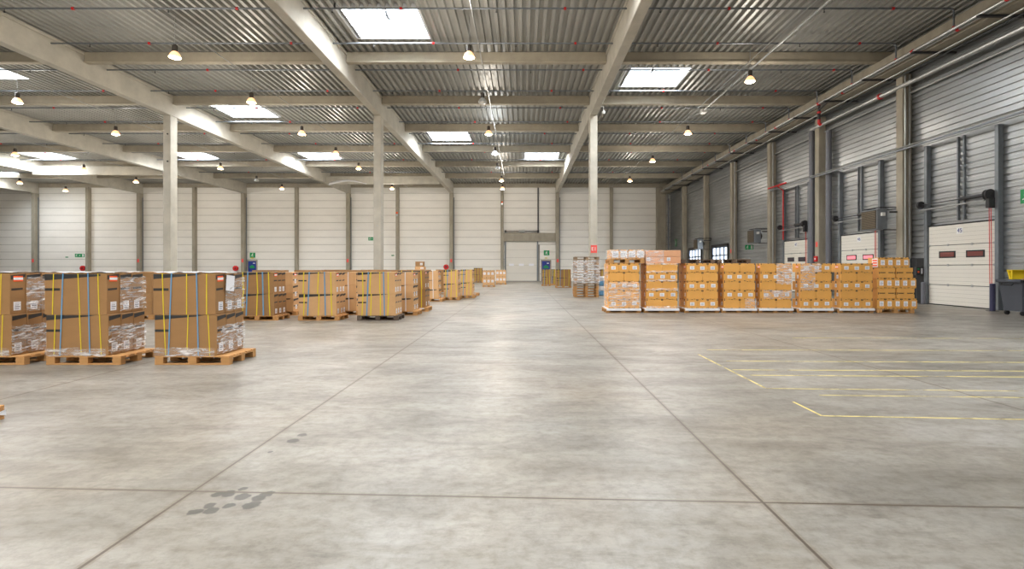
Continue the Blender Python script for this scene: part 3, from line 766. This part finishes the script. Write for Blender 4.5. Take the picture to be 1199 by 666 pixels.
for x in (-.74,): MB().tube([(x,-.2,1.05),(x-.05,-.2,1.0),(x-.05,.2,1.0),(x,.2,1.05)], .02, 'rubber', 8).obj('handle', e)
b = MB(); b.box(-.13,-.1,0,.11,.1,.16,'kraftlight',.02); b.add([(-.13,-.1,.15),(.02,-.13,.24),(.1,.05,.22),(-.1,.1,.17)], [(0,1,2,3)], 'kraftlight')
tag(b.obj('crumpled_box', loc=(16.42,17.0,1.02), rz=.4), 'crumpled brown cardboard scrap poking out of the grey waste container', 'cardboard')

# floor paint lines
def pline(pts, w_=.035):
    b = MB()
    for (x0,y0),(x1,y1) in zip(pts, pts[1:]):
        d = Vector((x1-x0, y1-y0, 0)).normalized(); n = Vector((-d.y, d.x, 0))*w_/2; z = .0015
        b.quad([(x0+n.x,y0+n.y,z),(x1+n.x,y1+n.y,z),(x1-n.x,y1-n.y,z),(x0-n.x,y0-n.y,z)], 'floorpaint')
    return b
paintn = 2
for pts in [[(3.15,5.47),(9.5,5.05)], [(3.62,6.36),(13,5.9)], [(3.14,6.72),(14,6.2)], [(3.14,5.47),(3.14,6.05)], [(3.14,6.75),(3.16,9.4)],
            [(3.3,7.55),(14,7.2)], [(3.2,7.95),(14,7.7)], [(3.4,8.7),(15,8.4)], [(3.5,9.9),(15,9.7)], [(6,11.6),(15,11.4)]]:
    o = struct(pline(pts, .026 if pts[0][1] < 7 else .038).obj('trim_%d' % paintn)); paintn += 1

# ------------------------------------------------------------------ pallets
_pal = {}
def pallet(x, y, z, L_, W_, mt, label, rz=0, simple=False, group='wooden pallets'):
    """L_ along x, W_ along y, 0.144 high, origin at base centre"""
    key = (round(L_,2), round(W_,2), mt, simple)
    if key not in _pal:
        dk = []; bl = []; sk = []
        hx, hy = L_/2, W_/2
        for k in range(5):
            yy = -hy+.06+k*(W_-.12)/4; dk.append((-hx, yy-.06, .122, hx, yy+.06, .144))
        stn = [(xx-.07, -hy, .1, xx+.07, hy, .122) for xx in (-hx+.07, 0, hx-.07)]
        for xx in (-hx+.07, 0, hx-.07):
            for yy in (-hy+.05, 0, hy-.05): bl.append((xx-.07, yy-.05, .022, xx+.07, yy+.05, .1))
        for yy in (-hy+.05, 0, hy-.05): sk.append((-hx, yy-.05, 0, hx, yy+.05, .022))
        if simple:
            b = MB()
            for q in dk+stn+bl+sk: b.box(*q, mt)
            _pal[key] = ('m', b.mesh('wooden_pallet'))
        else:
            parts = []
            for nm, lst in (('deck_board', dk), ('stringer_board', stn), ('block', bl), ('skid', sk)):
                for q in lst:
                    cx, cy, cz = (q[0]+q[3])/2, (q[1]+q[4])/2, q[2]
                    b = MB().box(q[0]-cx, q[1]-cy, 0, q[3]-cx, q[4]-cy, q[5]-q[2]-.0005, mt, .003)
                    parts.append((nm, b.mesh(nm), (cx, cy, cz)))
            _pal[key] = ('p', parts)
    kind, dat = _pal[key]
    if kind == 'm': return tag(link('wooden_pallet', dat, None, (x,y,z), rz), label, 'pallet', group)
    e = thing('wooden_pallet', label, 'pallet', (x,y,z), rz, group)
    for nm, me, l in dat: link(nm, me, e, l)
    return e

# ------------------------------------------------------------------ cartons
_cm = {}
def mesh_once(key, fn):
    if key not in _cm: _cm[key] = fn()
    return _cm[key]
def long_carton_mesh(w_, d, h, kr, variant):
    def fn():
        b = MB(); b.box(-w_/2, -d/2, 0, w_/2, d/2, h-.002, kr, .006)
        yf = -d/2-.0015; xs = w_/2+.0015
        # slanted black edge band across the top of the front and short printed strip
        a = [.09, .10, .085, .09][variant % 3]
        if variant == 9: return b.mesh('carton_body')
        if variant != 1: b.quad([(-w_/2+.005,yf,h-a),(w_*.18,yf,h-.028),(w_*.3,yf,h-.008),(-w_/2+.005,yf,h-.008)], 'black')
        else: b.quad([(-w_/2+.005,yf,h-.008),(-w_/2+.005,yf,h-.11),(w_/2-.1,yf,h-.04),(w_/2-.1,yf,h-.008)], 'black')
        b.quad([(-w_/2+.005,yf,h-.275),(-w_/2+.25,yf,h-.275),(-w_/2+.25,yf,h-.235),(-w_/2+.005,yf,h-.235)], 'black')
        # end face bands
        b.quad([(xs,-d/2+.01,h-.10),(xs,d/2-.01,h-.06),(xs,d/2-.01,h-.01),(xs,-d/2+.01,h-.03)], 'black')
        b.quad([(xs,-d/2+.02,h-.275),(xs,d/2-.05,h-.265),(xs,d/2-.05,h-.235),(xs,-d/2+.02,h-.24)], 'black')
        return b.mesh('carton_body')
    return mesh_once(('long',w_,d,h,kr,variant), fn)
def strap_mesh(d, h, mt, dx=0, wd=.012, zlow=0):
    """flat strap round a box seen edge on: depth d, height h; dx = slant"""
    def fn():
        b = MB(); y0, y1 = -d/2-.004, d/2+.004; hw = wd/2
        for (xa, ya, za), (xb, yb, zb) in (((0,y0,h+.001),(dx,y0,zlow)), ((0,y1,h+.001),(dx,y1,zlow))):
            b.add([(xa-hw,ya-.001,za),(xa+hw,ya-.001,za),(xb+hw,yb-.001,zb),(xb-hw,yb-.001,zb),(xa-hw,ya+.001,za),(xa+hw,ya+.001,za),(xb+hw,yb+.001,zb),(xb-hw,yb+.001,zb)],
                  [(0,1,2,3),(4,5,6,7),(0,1,5,4),(1,2,6,5),(2,3,7,6),(3,0,4,7)], mt)
        b.box(-hw,y0,h,hw,y1,h+.002,mt)
        return b.mesh('strap')
    return mesh_once(('strap',d,h,mt,dx,wd,zlow), fn)
def label_mesh(a, b_, mt='label', stripes=True):
    def fn():
        q = MB(); q.box(-a/2,-.003,-b_/2,a/2,0,b_/2,mt)
        if stripes:
            for k, (u, v) in enumerate(((.3,.34),(.1,.16),(-.12,-.02),(-.34,-.26))): q.box(-a*.36,-.0042,b_*u,a*(.38-.12*(k%2)),-.003,b_*v,'ink')
        return q.mesh('shipping_label')
    return mesh_once(('lab',a,b_,mt,stripes), fn)
def orange_label(parent, loc, rz):
    o = link('orange_sticker', mesh_once('orl', lambda: (MB().box(-.08,-.003,-.045,.08,0,.045,'orange').box(-.08,-.0045,-.02,.08,-.003,.02,'label')).mesh('orange_sticker')), parent, loc, rz)
    o.rotation_euler = (0, R.uniform(-.06,.06), rz); return o

def Y_FRONT(y): return y < 10
def strapped_stack(cx, y0, w_, tiers, h, ndepth, d, desc, kr='kraft', pal='wood', straps=('yellow',3), blue=2, palw=1.2, paldx=.06, detail=2, variant=0, ends=True, pd=None):
    """cx box centre x, y0 front of boxes; cartons lie side to side, ndepth deep"""
    depth = ndepth*(d+.008); pw = pd or max(.8, depth+.02)
    pallet(cx+paldx, y0+depth/2+.0, 0, palw, pw, pal, 'wooden pallet under %s' % desc, simple=(detail < 2))
    for t in range(tiers):
        for k in range(ndepth):
            if detail == 0 and k > 0: continue
            var = (variant+t) % 3 if detail else 9
            dd = d if detail else depth
            me = long_carton_mesh(w_, dd, h, kr, var)
            tn = ('lower','upper')[t] if tiers == 2 else ('bottom','middle','top')[t]
            dn = ('front','second','rear')[k] if ndepth == 3 else ('front','rear')[k]
            o = link('carton', me, None, (cx+R.uniform(-.006,.006)+(0.02 if t == 0 else 0), y0+dd/2+k*(d+.008), .1445+t*(h+.001)), 0)
            tag(o, '%s %s carton on %s' % (tn, dn, desc), 'carton', 'cartons on '+desc)
            if detail and k == 0 and straps:
                mt, n = straps
                for q in range(n):
                    px = -w_/2 + w_*([.15,.54,.86] if n == 3 else [.14,.36,.6,.82] if n == 4 else [.32,.74])[q]
                    sdx = round(R.choice([-.02,0,.02,-.03,.03]) if n > 2 else 0, 3)
                    s = link('strap', strap_mesh(dd, h-.002, mt, sdx, .014 if Y_FRONT(y0) else .03, -.0), o, (px,0,0)); s['label'] = mt.replace('whitestrap','white')+' strap'
            if detail and ends:
                l = link('shipping_label', label_mesh(.12,.14), o, (w_/2+.001, R.uniform(-.03,.03), .13), math.pi/2)
                if t == tiers-1 and k == 0: orange_label(o, (w_/2+.002, .0, h-.085), math.pi/2)
    if blue and detail:
        for q in range(blue):
            bx = cx-w_/2+w_*(.3,.7)[q]
            H = tiers*(h+.001)
            o = link('blue_strap', strap_mesh(depth+.01, H+.004, 'bluestrap', -.05 if q == 0 else .03, .018 if Y_FRONT(y0) else .036, .0), None, (bx, y0+depth/2, .1445))
            tag(o, 'pale blue strap, %s of two, round %s' % (('left','right')[q], desc), 'strap', 'blue straps')

def film_sheet(path, z0, z1, mt, label, amp=.012, seg=.04, seed=1, top=None, taperz=0):
    rr = random.Random(seed); pts = []
    for (ax, ay), (bx, by) in zip(path, path[1:]):
        L_ = math.hypot(bx-ax, by-ay); n = max(2, int(L_/seg/1.8)); nx, ny = (by-ay)/L_, -(bx-ax)/L_
        for i in range(n+1): pts.append((ax+(bx-ax)*i/n, ay+(by-ay)*i/n, nx, ny))
    nz = max(2, int((z1-z0)/seg*1.5)); vs = []; fs = []
    for j in range(nz+1):
        for i, (x, y, nx, ny) in enumerate(pts):
            d = .010+abs(rr.gauss(0, amp))*.7; edge = rr.uniform(-.015,.015) if j in (0, nz) else 0
            vs.append((x+nx*d, y+ny*d, z0+(z1-z0)*j/nz+edge+taperz*i/len(pts)))
    n = len(pts)
    for j in range(nz):
        for i in range(n-1): fs.append((j*n+i, j*n+i+1, (j+1)*n+i+1, (j+1)*n+i))
    b = MB().add(vs, fs, mt)
    if top:
        x0, y0, x1, y1, zt = top; nx_, ny_ = 12, 8; vv = []; ff = []
        for j in range(ny_+1):
            for i in range(nx_+1): vv.append((x0+(x1-x0)*i/nx_, y0+(y1-y0)*j/ny_, zt+rr.uniform(.008,.03)))
        for j in range(ny_):
            for i in range(nx_): ff.append((j*(nx_+1)+i, j*(nx_+1)+i+1, (j+1)*(nx_+1)+i+1, (j+1)*(nx_+1)+i))
        b.add(vv, ff, 'sheet')
    return tag(b.obj('stretch_film'), label, 'plastic film', 'stretch film wraps')

# near-left row: three big strapped pallets (front of boxes at y = 8.33)
Y0 = 8.36
near = [(-8.72, 'front-row pallet at left edge'), (-7.17, 'front-row pallet second from left'), (-5.43, 'front-row pallet nearest the open floor')]
for k, (cx, ds) in enumerate(near):
    strapped_stack(cx, Y0, 1.0, 2, .66, 3, .262, ds, variant=[2,0,1][k] if k != 2 else 2, palw=1.2, paldx=.13)
    x1 = cx+.5+.025; yb = Y0+.262*3+.02
    film_sheet([(x1-.02, Y0), (x1, yb)], .17, .62, 'filmwhite', 'crumpled clear film over lower ends of cartons on '+ds, .014, .035, 3+k)
    film_sheet([(x1-.02, Y0+.25), (x1, yb)], .85, 1.40, 'film', 'shiny clear film over upper ends of cartons on '+ds, .014, .035, 23+k,
               top=(cx-.5, Y0, cx+.5, yb-.02, 1.467))
    film_sheet([(cx-.48, Y0-.006), (x1-.03, Y0-.006)], .15, .27, 'film', 'clear film band around the base of cartons on '+ds, .006, .04, 43+k)
e = link('paper_note', label_mesh(.24,.26,'label',False), None, (-4.913, Y0+.37, 1.30), math.pi/2+.0)
e.rotation_euler = (0, .1, math.pi/2)
e.location.x = -4.90
tag(e, 'white paper sheet stuck on the carton ends of the right front-row pallet', 'paper')
# empty pallet corner at the left edge
pallet(-5.94, 4.97, 0, 1.2, .8, 'wood', 'wooden pallet corner poking in at the lower left edge')
film_sheet([(-5.33, 4.9), (-5.33, 5.36), (-5.5, 5.38)], .05, .10, 'sheet', 'white film scrap round the pallet corner at the left edge', .004, .04, 77)

# middle row (y = 15.4)
for k, (cx, ds, pl) in enumerate([(-7.93,'middle-row strapped pallet left of three','wood'), (-6.1,'middle-row strapped pallet centre of three','wood'), (-4.35,'middle-row strapped pallet right of three','wooddark')]):
    strapped_stack(cx, 15.45, 1.12 if k else 1.08, 2, .645, 3, .262, ds, kr='kraft' if k == 0 else 'kraftlight', pal=pl, straps=('yellow',3 if k < 2 else 4), variant=k, palw=1.22, paldx=.05)
# further ones to the left whose tops show over the front row
for k, cx in enumerate((-9.9, -11.75, -13.6, -15.4)):
    strapped_stack(cx, 15.6+k*.1, 1.1, 2, .65, 3, .262, 'hidden pallet behind the front row, %s from its right' % ORD[k], detail=0, pal='wood', palw=1.2, paldx=.02, variant=k)
# three-tier white strapped ones
for k, (cx, y, ds) in enumerate([(-8.05,17.1,'three-tier white-strapped pallet left'), (-6.03,17.3,'three-tier white-strapped pallet centre'), (-4.1,17.1,'three-tier white-strapped pallet behind the right middle pallet')]):
    strapped_stack(cx, y, 1.0, 3, .425, 2, .40, ds, kr='kraftlight', straps=('whitestrap',2), blue=0, palw=1.14, paldx=.07, variant=1, pal='wood')
strapped_stack(-4.0, 18.7, .98, 2, .66, 2, .40, 'narrow yellow-strapped pallet behind three-tier cartons', kr='kraft', straps=('yellow',3), blue=0, variant=0, palw=1.1, paldx=.06)
strapped_stack(-4.42, 24.2, 1.0, 3, .43, 2, .40, 'pale three-tier pallet farther back with white straps', kr='kraftlight', straps=('whitestrap',2), blue=1, variant=1, palw=1.2, paldx=.1)
strapped_stack(-3.5, 25.3, .70, 2, .66, 2, .5, 'tall pale yellow-strapped pallet farther back', kr='kraftlight', straps=('yellow',3), blue=1, variant=0, detail=1, palw=.84, paldx=.02)
strapped_stack(-2.92, 27.0, .62, 2, .67, 2, .5, 'last tall yellow-strapped pallet in the left block', kr='kraftlight', straps=('yellow',3), blue=1, variant=2, detail=1, palw=.8, paldx=.03)
pallet(-2.95, 29.8, 0, .9, .8, 'wood', 'empty wooden pallet behind the last stack of left block', simple=True)
# back filler rows with only tops showing
for k, (cx, y) in enumerate([(-10.6,21.5),(-8.9,21.6),(-7.2,21.5),(-5.9,23.4),(-9.8,27.2),(-7.9,27.3),(-5.5,27.2),(-4.6,31)]):
    strapped_stack(cx, y, 1.15, 2, .665, 2, .4, 'pallet deep in left block showing only its top, %s' % ORD[k], detail=0, pal='wood', variant=k, palw=1.2, paldx=0)
def small_carton(name, label, x, y, z, w_, d, h, kr, rz=0, lab=True, cat='carton', group=None):
    b = MB().box(-w_/2,-d/2,0,w_/2,d/2,h,kr,.006).box(-w_/2-.001,-.02,h-.03,w_/2+.001,.02,h+.001,'kraft_end')
    o = tag(b.obj(name, loc=(x,y,z), rz=rz), label, cat, group)
    if lab: link('shipping_label', label_mesh(round(w_*.3,2), round(h*.45,2)), o, (w_*.25, -d/2-.001, h*.5))
    return o
small_carton('carton', 'flat carton lying on top of left block, beneath a smaller carton', -5.5+.1, 27.5, 1.4775+.002, .5, .4, .16, 'kraftlight')
small_carton('carton', 'small brown carton perched highest on top of the left block', -5.42, 27.5, 1.642, .42, .36, .26, 'kraft')
# far-left of back aisle
strapped_stack(-4.9, 57.0, .9, 2, .72, 2, .5, 'far brown pallet near the back wall left of loading door', kr='kraft', straps=('yellow',3), blue=0, detail=1, palw=1.0, paldx=0)
small_carton('orange_crate', 'small orange-brown crate on floor beside the far pallet', -4.15, 56.5, 0, .5, .4, .55, 'kraftorange', lab=False, cat='crate')

# labelled cartons: one body per size
def carton_row_mesh(w_, d, h, kr, marks, tape=False):
    def fn():
        b = MB(); b.box(-w_/2+.002,-d/2+.002,0,w_/2-.002,d/2-.002,h-.002,kr,.007)
        yf = -d/2-.0005
        if marks:
            for x in (-w_/2+.02, w_/2-.02):
                b.box(x-.016,yf,h-.045,x+.016,yf+.004,h-.005,'black'); b.box(x-.010,yf,.004,x+.010,yf+.004,.03,'black')
            b.box(-.02,yf,h-.02,.02,yf+.004,h-.004,'black')
            b.box(-.03,yf,.003,.03,yf+.004,.014,'black')
        if tape:
            b.box(-w_*.42,yf,h*.48,-w_*.1,yf+.004,h*.56,'black'); b.box(w_*.08,yf,h*.48,w_*.4,yf+.004,h*.56,'black')
            for x in (-w_/2+.02, w_/2-.02): b.box(x-.012,yf,h*.4,x+.012,yf+.004,h*.6,'black')
        # end face: strip of dark tape
        for s in (-1, 1): b.box(s*(w_/2-.0015)-.001,-.03,h-.06,s*(w_/2-.0015)+.001,.03,h-.004,'black')
        return b.mesh('carton_body')
    return mesh_once(('row',w_,d,h,kr,marks,tape), fn)
def labelled_pallet(k, x0, ypal, layers, first, desc, back=True, kr='kraftorange', W=1.1, h=.31, z0=.144+.022, nm='wood', rz=0, pallet_z=0):
    """x0 left edge of boxes; first = boxes across in the top layer"""
    cx = x0+W/2; tall = layers
    root_pts = []
    for L_ in range(layers):
        fromtop = layers-1-L_; three = (fromtop % 2 == 0) == (first == 3)
        n = 3 if three else 2; bw = W/n; bd = .56 if three else .38; z = z0+L_*(h+.001)
        ln = ['bottom','second','third','fourth','top'][L_] if layers == 5 else ['bottom','top'][L_]
        rows = [(0, n, bd, W/n)]
        if back: rows.append((bd+.004, 2 if three else 3, .38 if three else .56, W/(2 if three else 3)))
        for ri, (yo, nn, d_, bw_) in enumerate(rows):
            for q in range(nn):
                lab = nn == 3
                me = carton_row_mesh(round(bw_,4), d_, h, kr, True)
                jx, jy = R.uniform(-.0015,.0015), R.uniform(0,.003)
                o = link('carton', me, None, (x0+bw_*(q+.5)+jx, ypal+yo+d_/2+jy, z))
                pos = ('left','middle','right')[q] if nn == 3 else ('left','right')[q]
                tag(o, '%s %s carton, %s layer of %s%s' % (pos, ('labelled' if lab else 'plain'), ln, desc, '' if ri == 0 else ', rear'), 'carton', 'cartons on '+desc)
                if lab and ri == 0:
                    link('shipping_label', label_mesh(.15,.115), o, (R.uniform(-.01,.02), -d_/2-.001, h*.5+R.uniform(-.01,.01)))
                if q == 0 and ri == 0:
                    if L_ == layers-1: 
                        orange_label(o, (-bw_/2-.001, -.05, h*.6), -math.pi/2)
                    else: link('end_label', label_mesh(.1,.12), o, (-bw_/2-.001, 0, h*.5), -math.pi/2)
    return cx
YR = 18.05
RP = [(2.97,3,'wrapped pallet first from left in right row'), (4.29,2,'pallet second in right row'), (5.69,3,'pallet third in right row'), (6.98,2,'pallet fourth in right row'),
      (8.24,2,'pallet fifth in right row'), (9.63,3,'pallet sixth in right row'), (11.02,3,'pallet seventh in right row')]
for k, (x0, first, ds) in enumerate(RP):
    W = 1.08 if k != 6 else 1.11
    pallet(x0+W/2-.02, YR+.5, 0, 1.2, 1.0, 'wood', 'wooden pallet under the %s' % ds)
    e = tag(MB().box(x0-.07, YR-.035, .1445, x0+W+.05, YR+.98, .1635, 'sheet', .004).obj('slip_sheet'), 'white plastic sheet under cartons of the %s' % ds, 'plastic sheet', 'white slip sheets')
    f = MB().box(x0-.07, YR-.04, .085, x0+W+.05, YR-.037, .1445, 'sheet'); f.obj('hanging_edge', e)
    labelled_pallet(k, x0, YR, 5, first, ds, back=(k < 4), W=W)
ztop = .166+5*.311
def fpatch(k, x0, x1, z0, z1, mt, what, seed, amp=.010):
    film_sheet([(x0, YR-.004), (x1, YR-.004)], z0, z1, mt, what, amp, .045, seed)
fpatch(0, 2.97, 4.05, .2, 1.08, 'film', 'shiny film over the lower front of first pallet in right row', 101)
film_sheet([(2.955, YR+.95), (2.955, YR+.02)], .2, 1.7, 'film', 'shiny film over the left side of first pallet in right row', .01, .05, 102)
for q, z in enumerate((.17, .78, 1.10, 1.40, 1.66)):
    fpatch(1, 4.28, 5.38, z, z+.07, 'filmwhite', 'white film band %s on second pallet of right row' % ('at the base','below the middle','at the middle','near the top','along the top')[q], 110+q)
fpatch(4, 8.24+.55, 8.24+1.09, 1.0, 1.71, 'filmwhite', 'white crumpled film on upper right of fifth pallet, right row', 120)
fpatch(4, 8.24+.1, 8.24+1.09, .5, .8, 'film', 'clear film across lower middle of fifth pallet, right row', 121)
fpatch(5, 9.62, 9.62+.72, 1.4, 1.70, 'filmwhite', 'white crumpled film on upper left of sixth pallet, right row', 122)
fpatch(5, 9.62, 9.62+.5, .78, 1.4, 'film', 'clear film on middle left of sixth pallet, right row', 123)
fpatch(3, 7.7, 8.1, .2, .5, 'film', 'clear film on lower right of fourth pallet, right row', 124)
# loads on top of the first and second pallets
pallet(3.0+.62, YR+.5, ztop+.003, 1.2, 1.0, 'wood', 'wooden pallet on top of the first pallet load in right row')
zt = ztop+.003+.146
for q in range(4):
    o = link('carton', carton_row_mesh(.29, .9, .33, 'kraftorange', True), None, (3.07+.29*(q+.5), YR+.47, zt))
    tag(o, 'labelled carton, %s from left, on the raised pallet of right row' % ORD[q], 'carton', 'cartons on the raised pallet')
    link('shipping_label', label_mesh(.22,.22), o, (0, -.452, .17))
film_sheet([(3.05, YR+.95), (3.05, YR+.0), (4.25, YR+.0)], zt+.02, zt+.32, 'filmwhite', 'white film wrapped round the raised pallet load of right row', .008, .05, 130)
for t in range(2):
    for q in range(2):
        o = link('carton', carton_row_mesh(.615, .9, .225, 'kraftpink', False), None, (4.26+.62*(q+.5), YR+.5, ztop+.004+t*.227))
        tag(o, '%s %s pinkish carton on top of second pallet in right row' % (('lower','upper')[t], ('left','right')[q]), 'carton', 'pinkish cartons on top')
        if t == 0: link('shipping_label', label_mesh(.12,.12), o, (-.2 if q == 0 else -.12, -.451, .14))
film_sheet([(4.27, YR+.04), (4.9, YR+.04)], ztop+.0, ztop+.46, 'film', 'shiny film over left pinkish cartons on second pallet, right row', .01, .05, 131)
# dark planks on top of third and fourth
for k, (x0, x1) in enumerate(((5.62,6.78),(6.9,8.05))):
    pallet((x0+x1)/2, YR+.75, ztop+.003, x1-x0, .8, 'wooddark', 'dark flat wooden pallet lying on top of %s pallet in right row' % ('third','fourth')[k], simple=True)
# eighth: larger cartons standing in a stepped stack, turned slightly
def end_stack():
    ox, oy, rz = 12.29, 18.05, -.06
    ca, sa = math.cos(rz), math.sin(rz)
    def place(u, v): return (ox+u*ca-v*sa, oy+u*sa+v*ca)
    px, py = place(.62, .5)
    pallet(px, py, 0, 1.22, 1.0, 'wood', 'wooden pallet under the end stack of larger cartons in right row', rz)
    H = .355; z = .146
    rowsd = [(5, .268, 'lab', 0.0), (2, .60, 'tape', 0.02), (5, .262, 'lab', 0.0), (2, .56, 'tape', .05), (4, .26, 'lab', .04)]
    for L_, (n, bw, kind, off) in enumerate(rowsd):
        for q in range(n):
            gap = .03 if kind == 'tape' and q else 0
            u = off+bw*(q+.5)+gap; v = .32
            x, y = place(u, v)
            me = carton_row_mesh(bw-.006, .62, H, 'kraftorange', kind == 'lab', kind == 'tape')
            o = link('carton', me, None, (x, y, z+L_*(H+.001)), rz+0)
            tag(o, '%s from left, %s layer of the stepped end stack in right row' % ('%s %s carton' % (ORD[q], 'labelled' if kind == 'lab' else 'taped'), ['bottom','second','third','fourth','top'][L_]), 'carton', 'cartons of the end stack')
            if kind == 'lab': link('shipping_label', label_mesh(.13,.17), o, (.01, -.312, H*.5))
    x, y = place(.034, .2)
    b = MB().box(-.16,-.004,-.15,.16,0,.15,'label')
    for zz_ in (-.12,-.03,.06): b.box(-.13,-.006,zz_,.13,-.004,zz_+.05,'orange')
    tag(b.obj('orange_striped_notice', loc=(x,y,z+4*(H+.001)+.17), rz=rz-math.pi/2), 'white notice with orange bars at upper left of the end carton stack', 'notice')
zz = end_stack()
small_carton('carton', 'pale carton behind seventh pallet top, left of the end stack', 12.28, YR+1.5, 0, .9, .6, 1.93, 'kraftlight', lab=False) if False else None
# white-orange sticker sheet on the end stack
# centre-right far things
for k, (x0, x1, y, ds) in enumerate([(1.7,2.43,45.4,'far yellow-strapped pallet below the blue door'), (2.62,3.0,47.5,'far narrow pallet right of the blue door stack'), (2.65,3.85,41.4,'far wide strapped pallet behind the pallet tower'), (5.15,6.5,38.5,'far pallet right of the pallet tower')]):
    strapped_stack((x0+x1)/2, y, x1-x0-.04, 2, .66, 2, .45, ds, kr='kraft', straps=('yellow',3), blue=1, detail=1, palw=x1-x0+.05, paldx=0, variant=k, ends=False)
for q in range(15):
    pallet(3.42+R.uniform(-.02,.02), 28.3+R.uniform(-.02,.02), q*.1445, 1.3, .9, 'wood' if q < 4 else ('woodold' if q % 3 else 'wood'),
           'wooden pallet in the tall tower of empty pallets, %s from the floor' % ORD[q], R.uniform(-.012,.012), simple=False, group='empty pallets in the tower')
film_sheet([(2.73, 28.75), (2.73, 27.79), (4.12, 27.79)], .75, 2.0, 'filmwhite', 'silvery film wrapped round the upper tower of empty pallets', .012, .07, 140)
e = thing('wrapped_bale', 'small blue and white wrapped bale beside the tower of empty pallets', 'bale', (4.52, 29.6, 0))
for q in range(4): MB().box(-.19,-.3,.02+q*.27,.19,.3,.02+q*.27+.255,'bluestrap' if q % 2 == 0 else 'sheet',.03).obj('wrapped_bundle', e)
MB().box(-.23,-.35,0,.23,.35,.02,'darksteel').obj('base_sheet', e)
# far small labelled stacks left of back door
for (x0, y, ds) in ((-3.32, 43.2, 'far two-tier labelled stack before the back loading door'), (-2.55, 49.5, 'farthest small stack behind the labelled stack')):
    w_ = .98 if y < 45 else .95
    pallet(x0+w_/2, y+.4, 0, w_+.04, .8, 'wood', 'wooden pallet under the %s' % ds, simple=True)
    for t in range(2):
        for q in range(3):
            o = link('carton', carton_row_mesh(round(w_/3,3), .7, .62, 'kraftlight', True), None, (x0+w_/3*(q+.5), y+.36, .146+t*.622))
            tag(o, '%s %s carton of the %s' % (('lower','upper')[t], ('left','middle','right')[q], ds), 'carton', 'cartons of the '+ds)
            link('shipping_label', label_mesh(.18,.2), o, (0, -.352, .34))
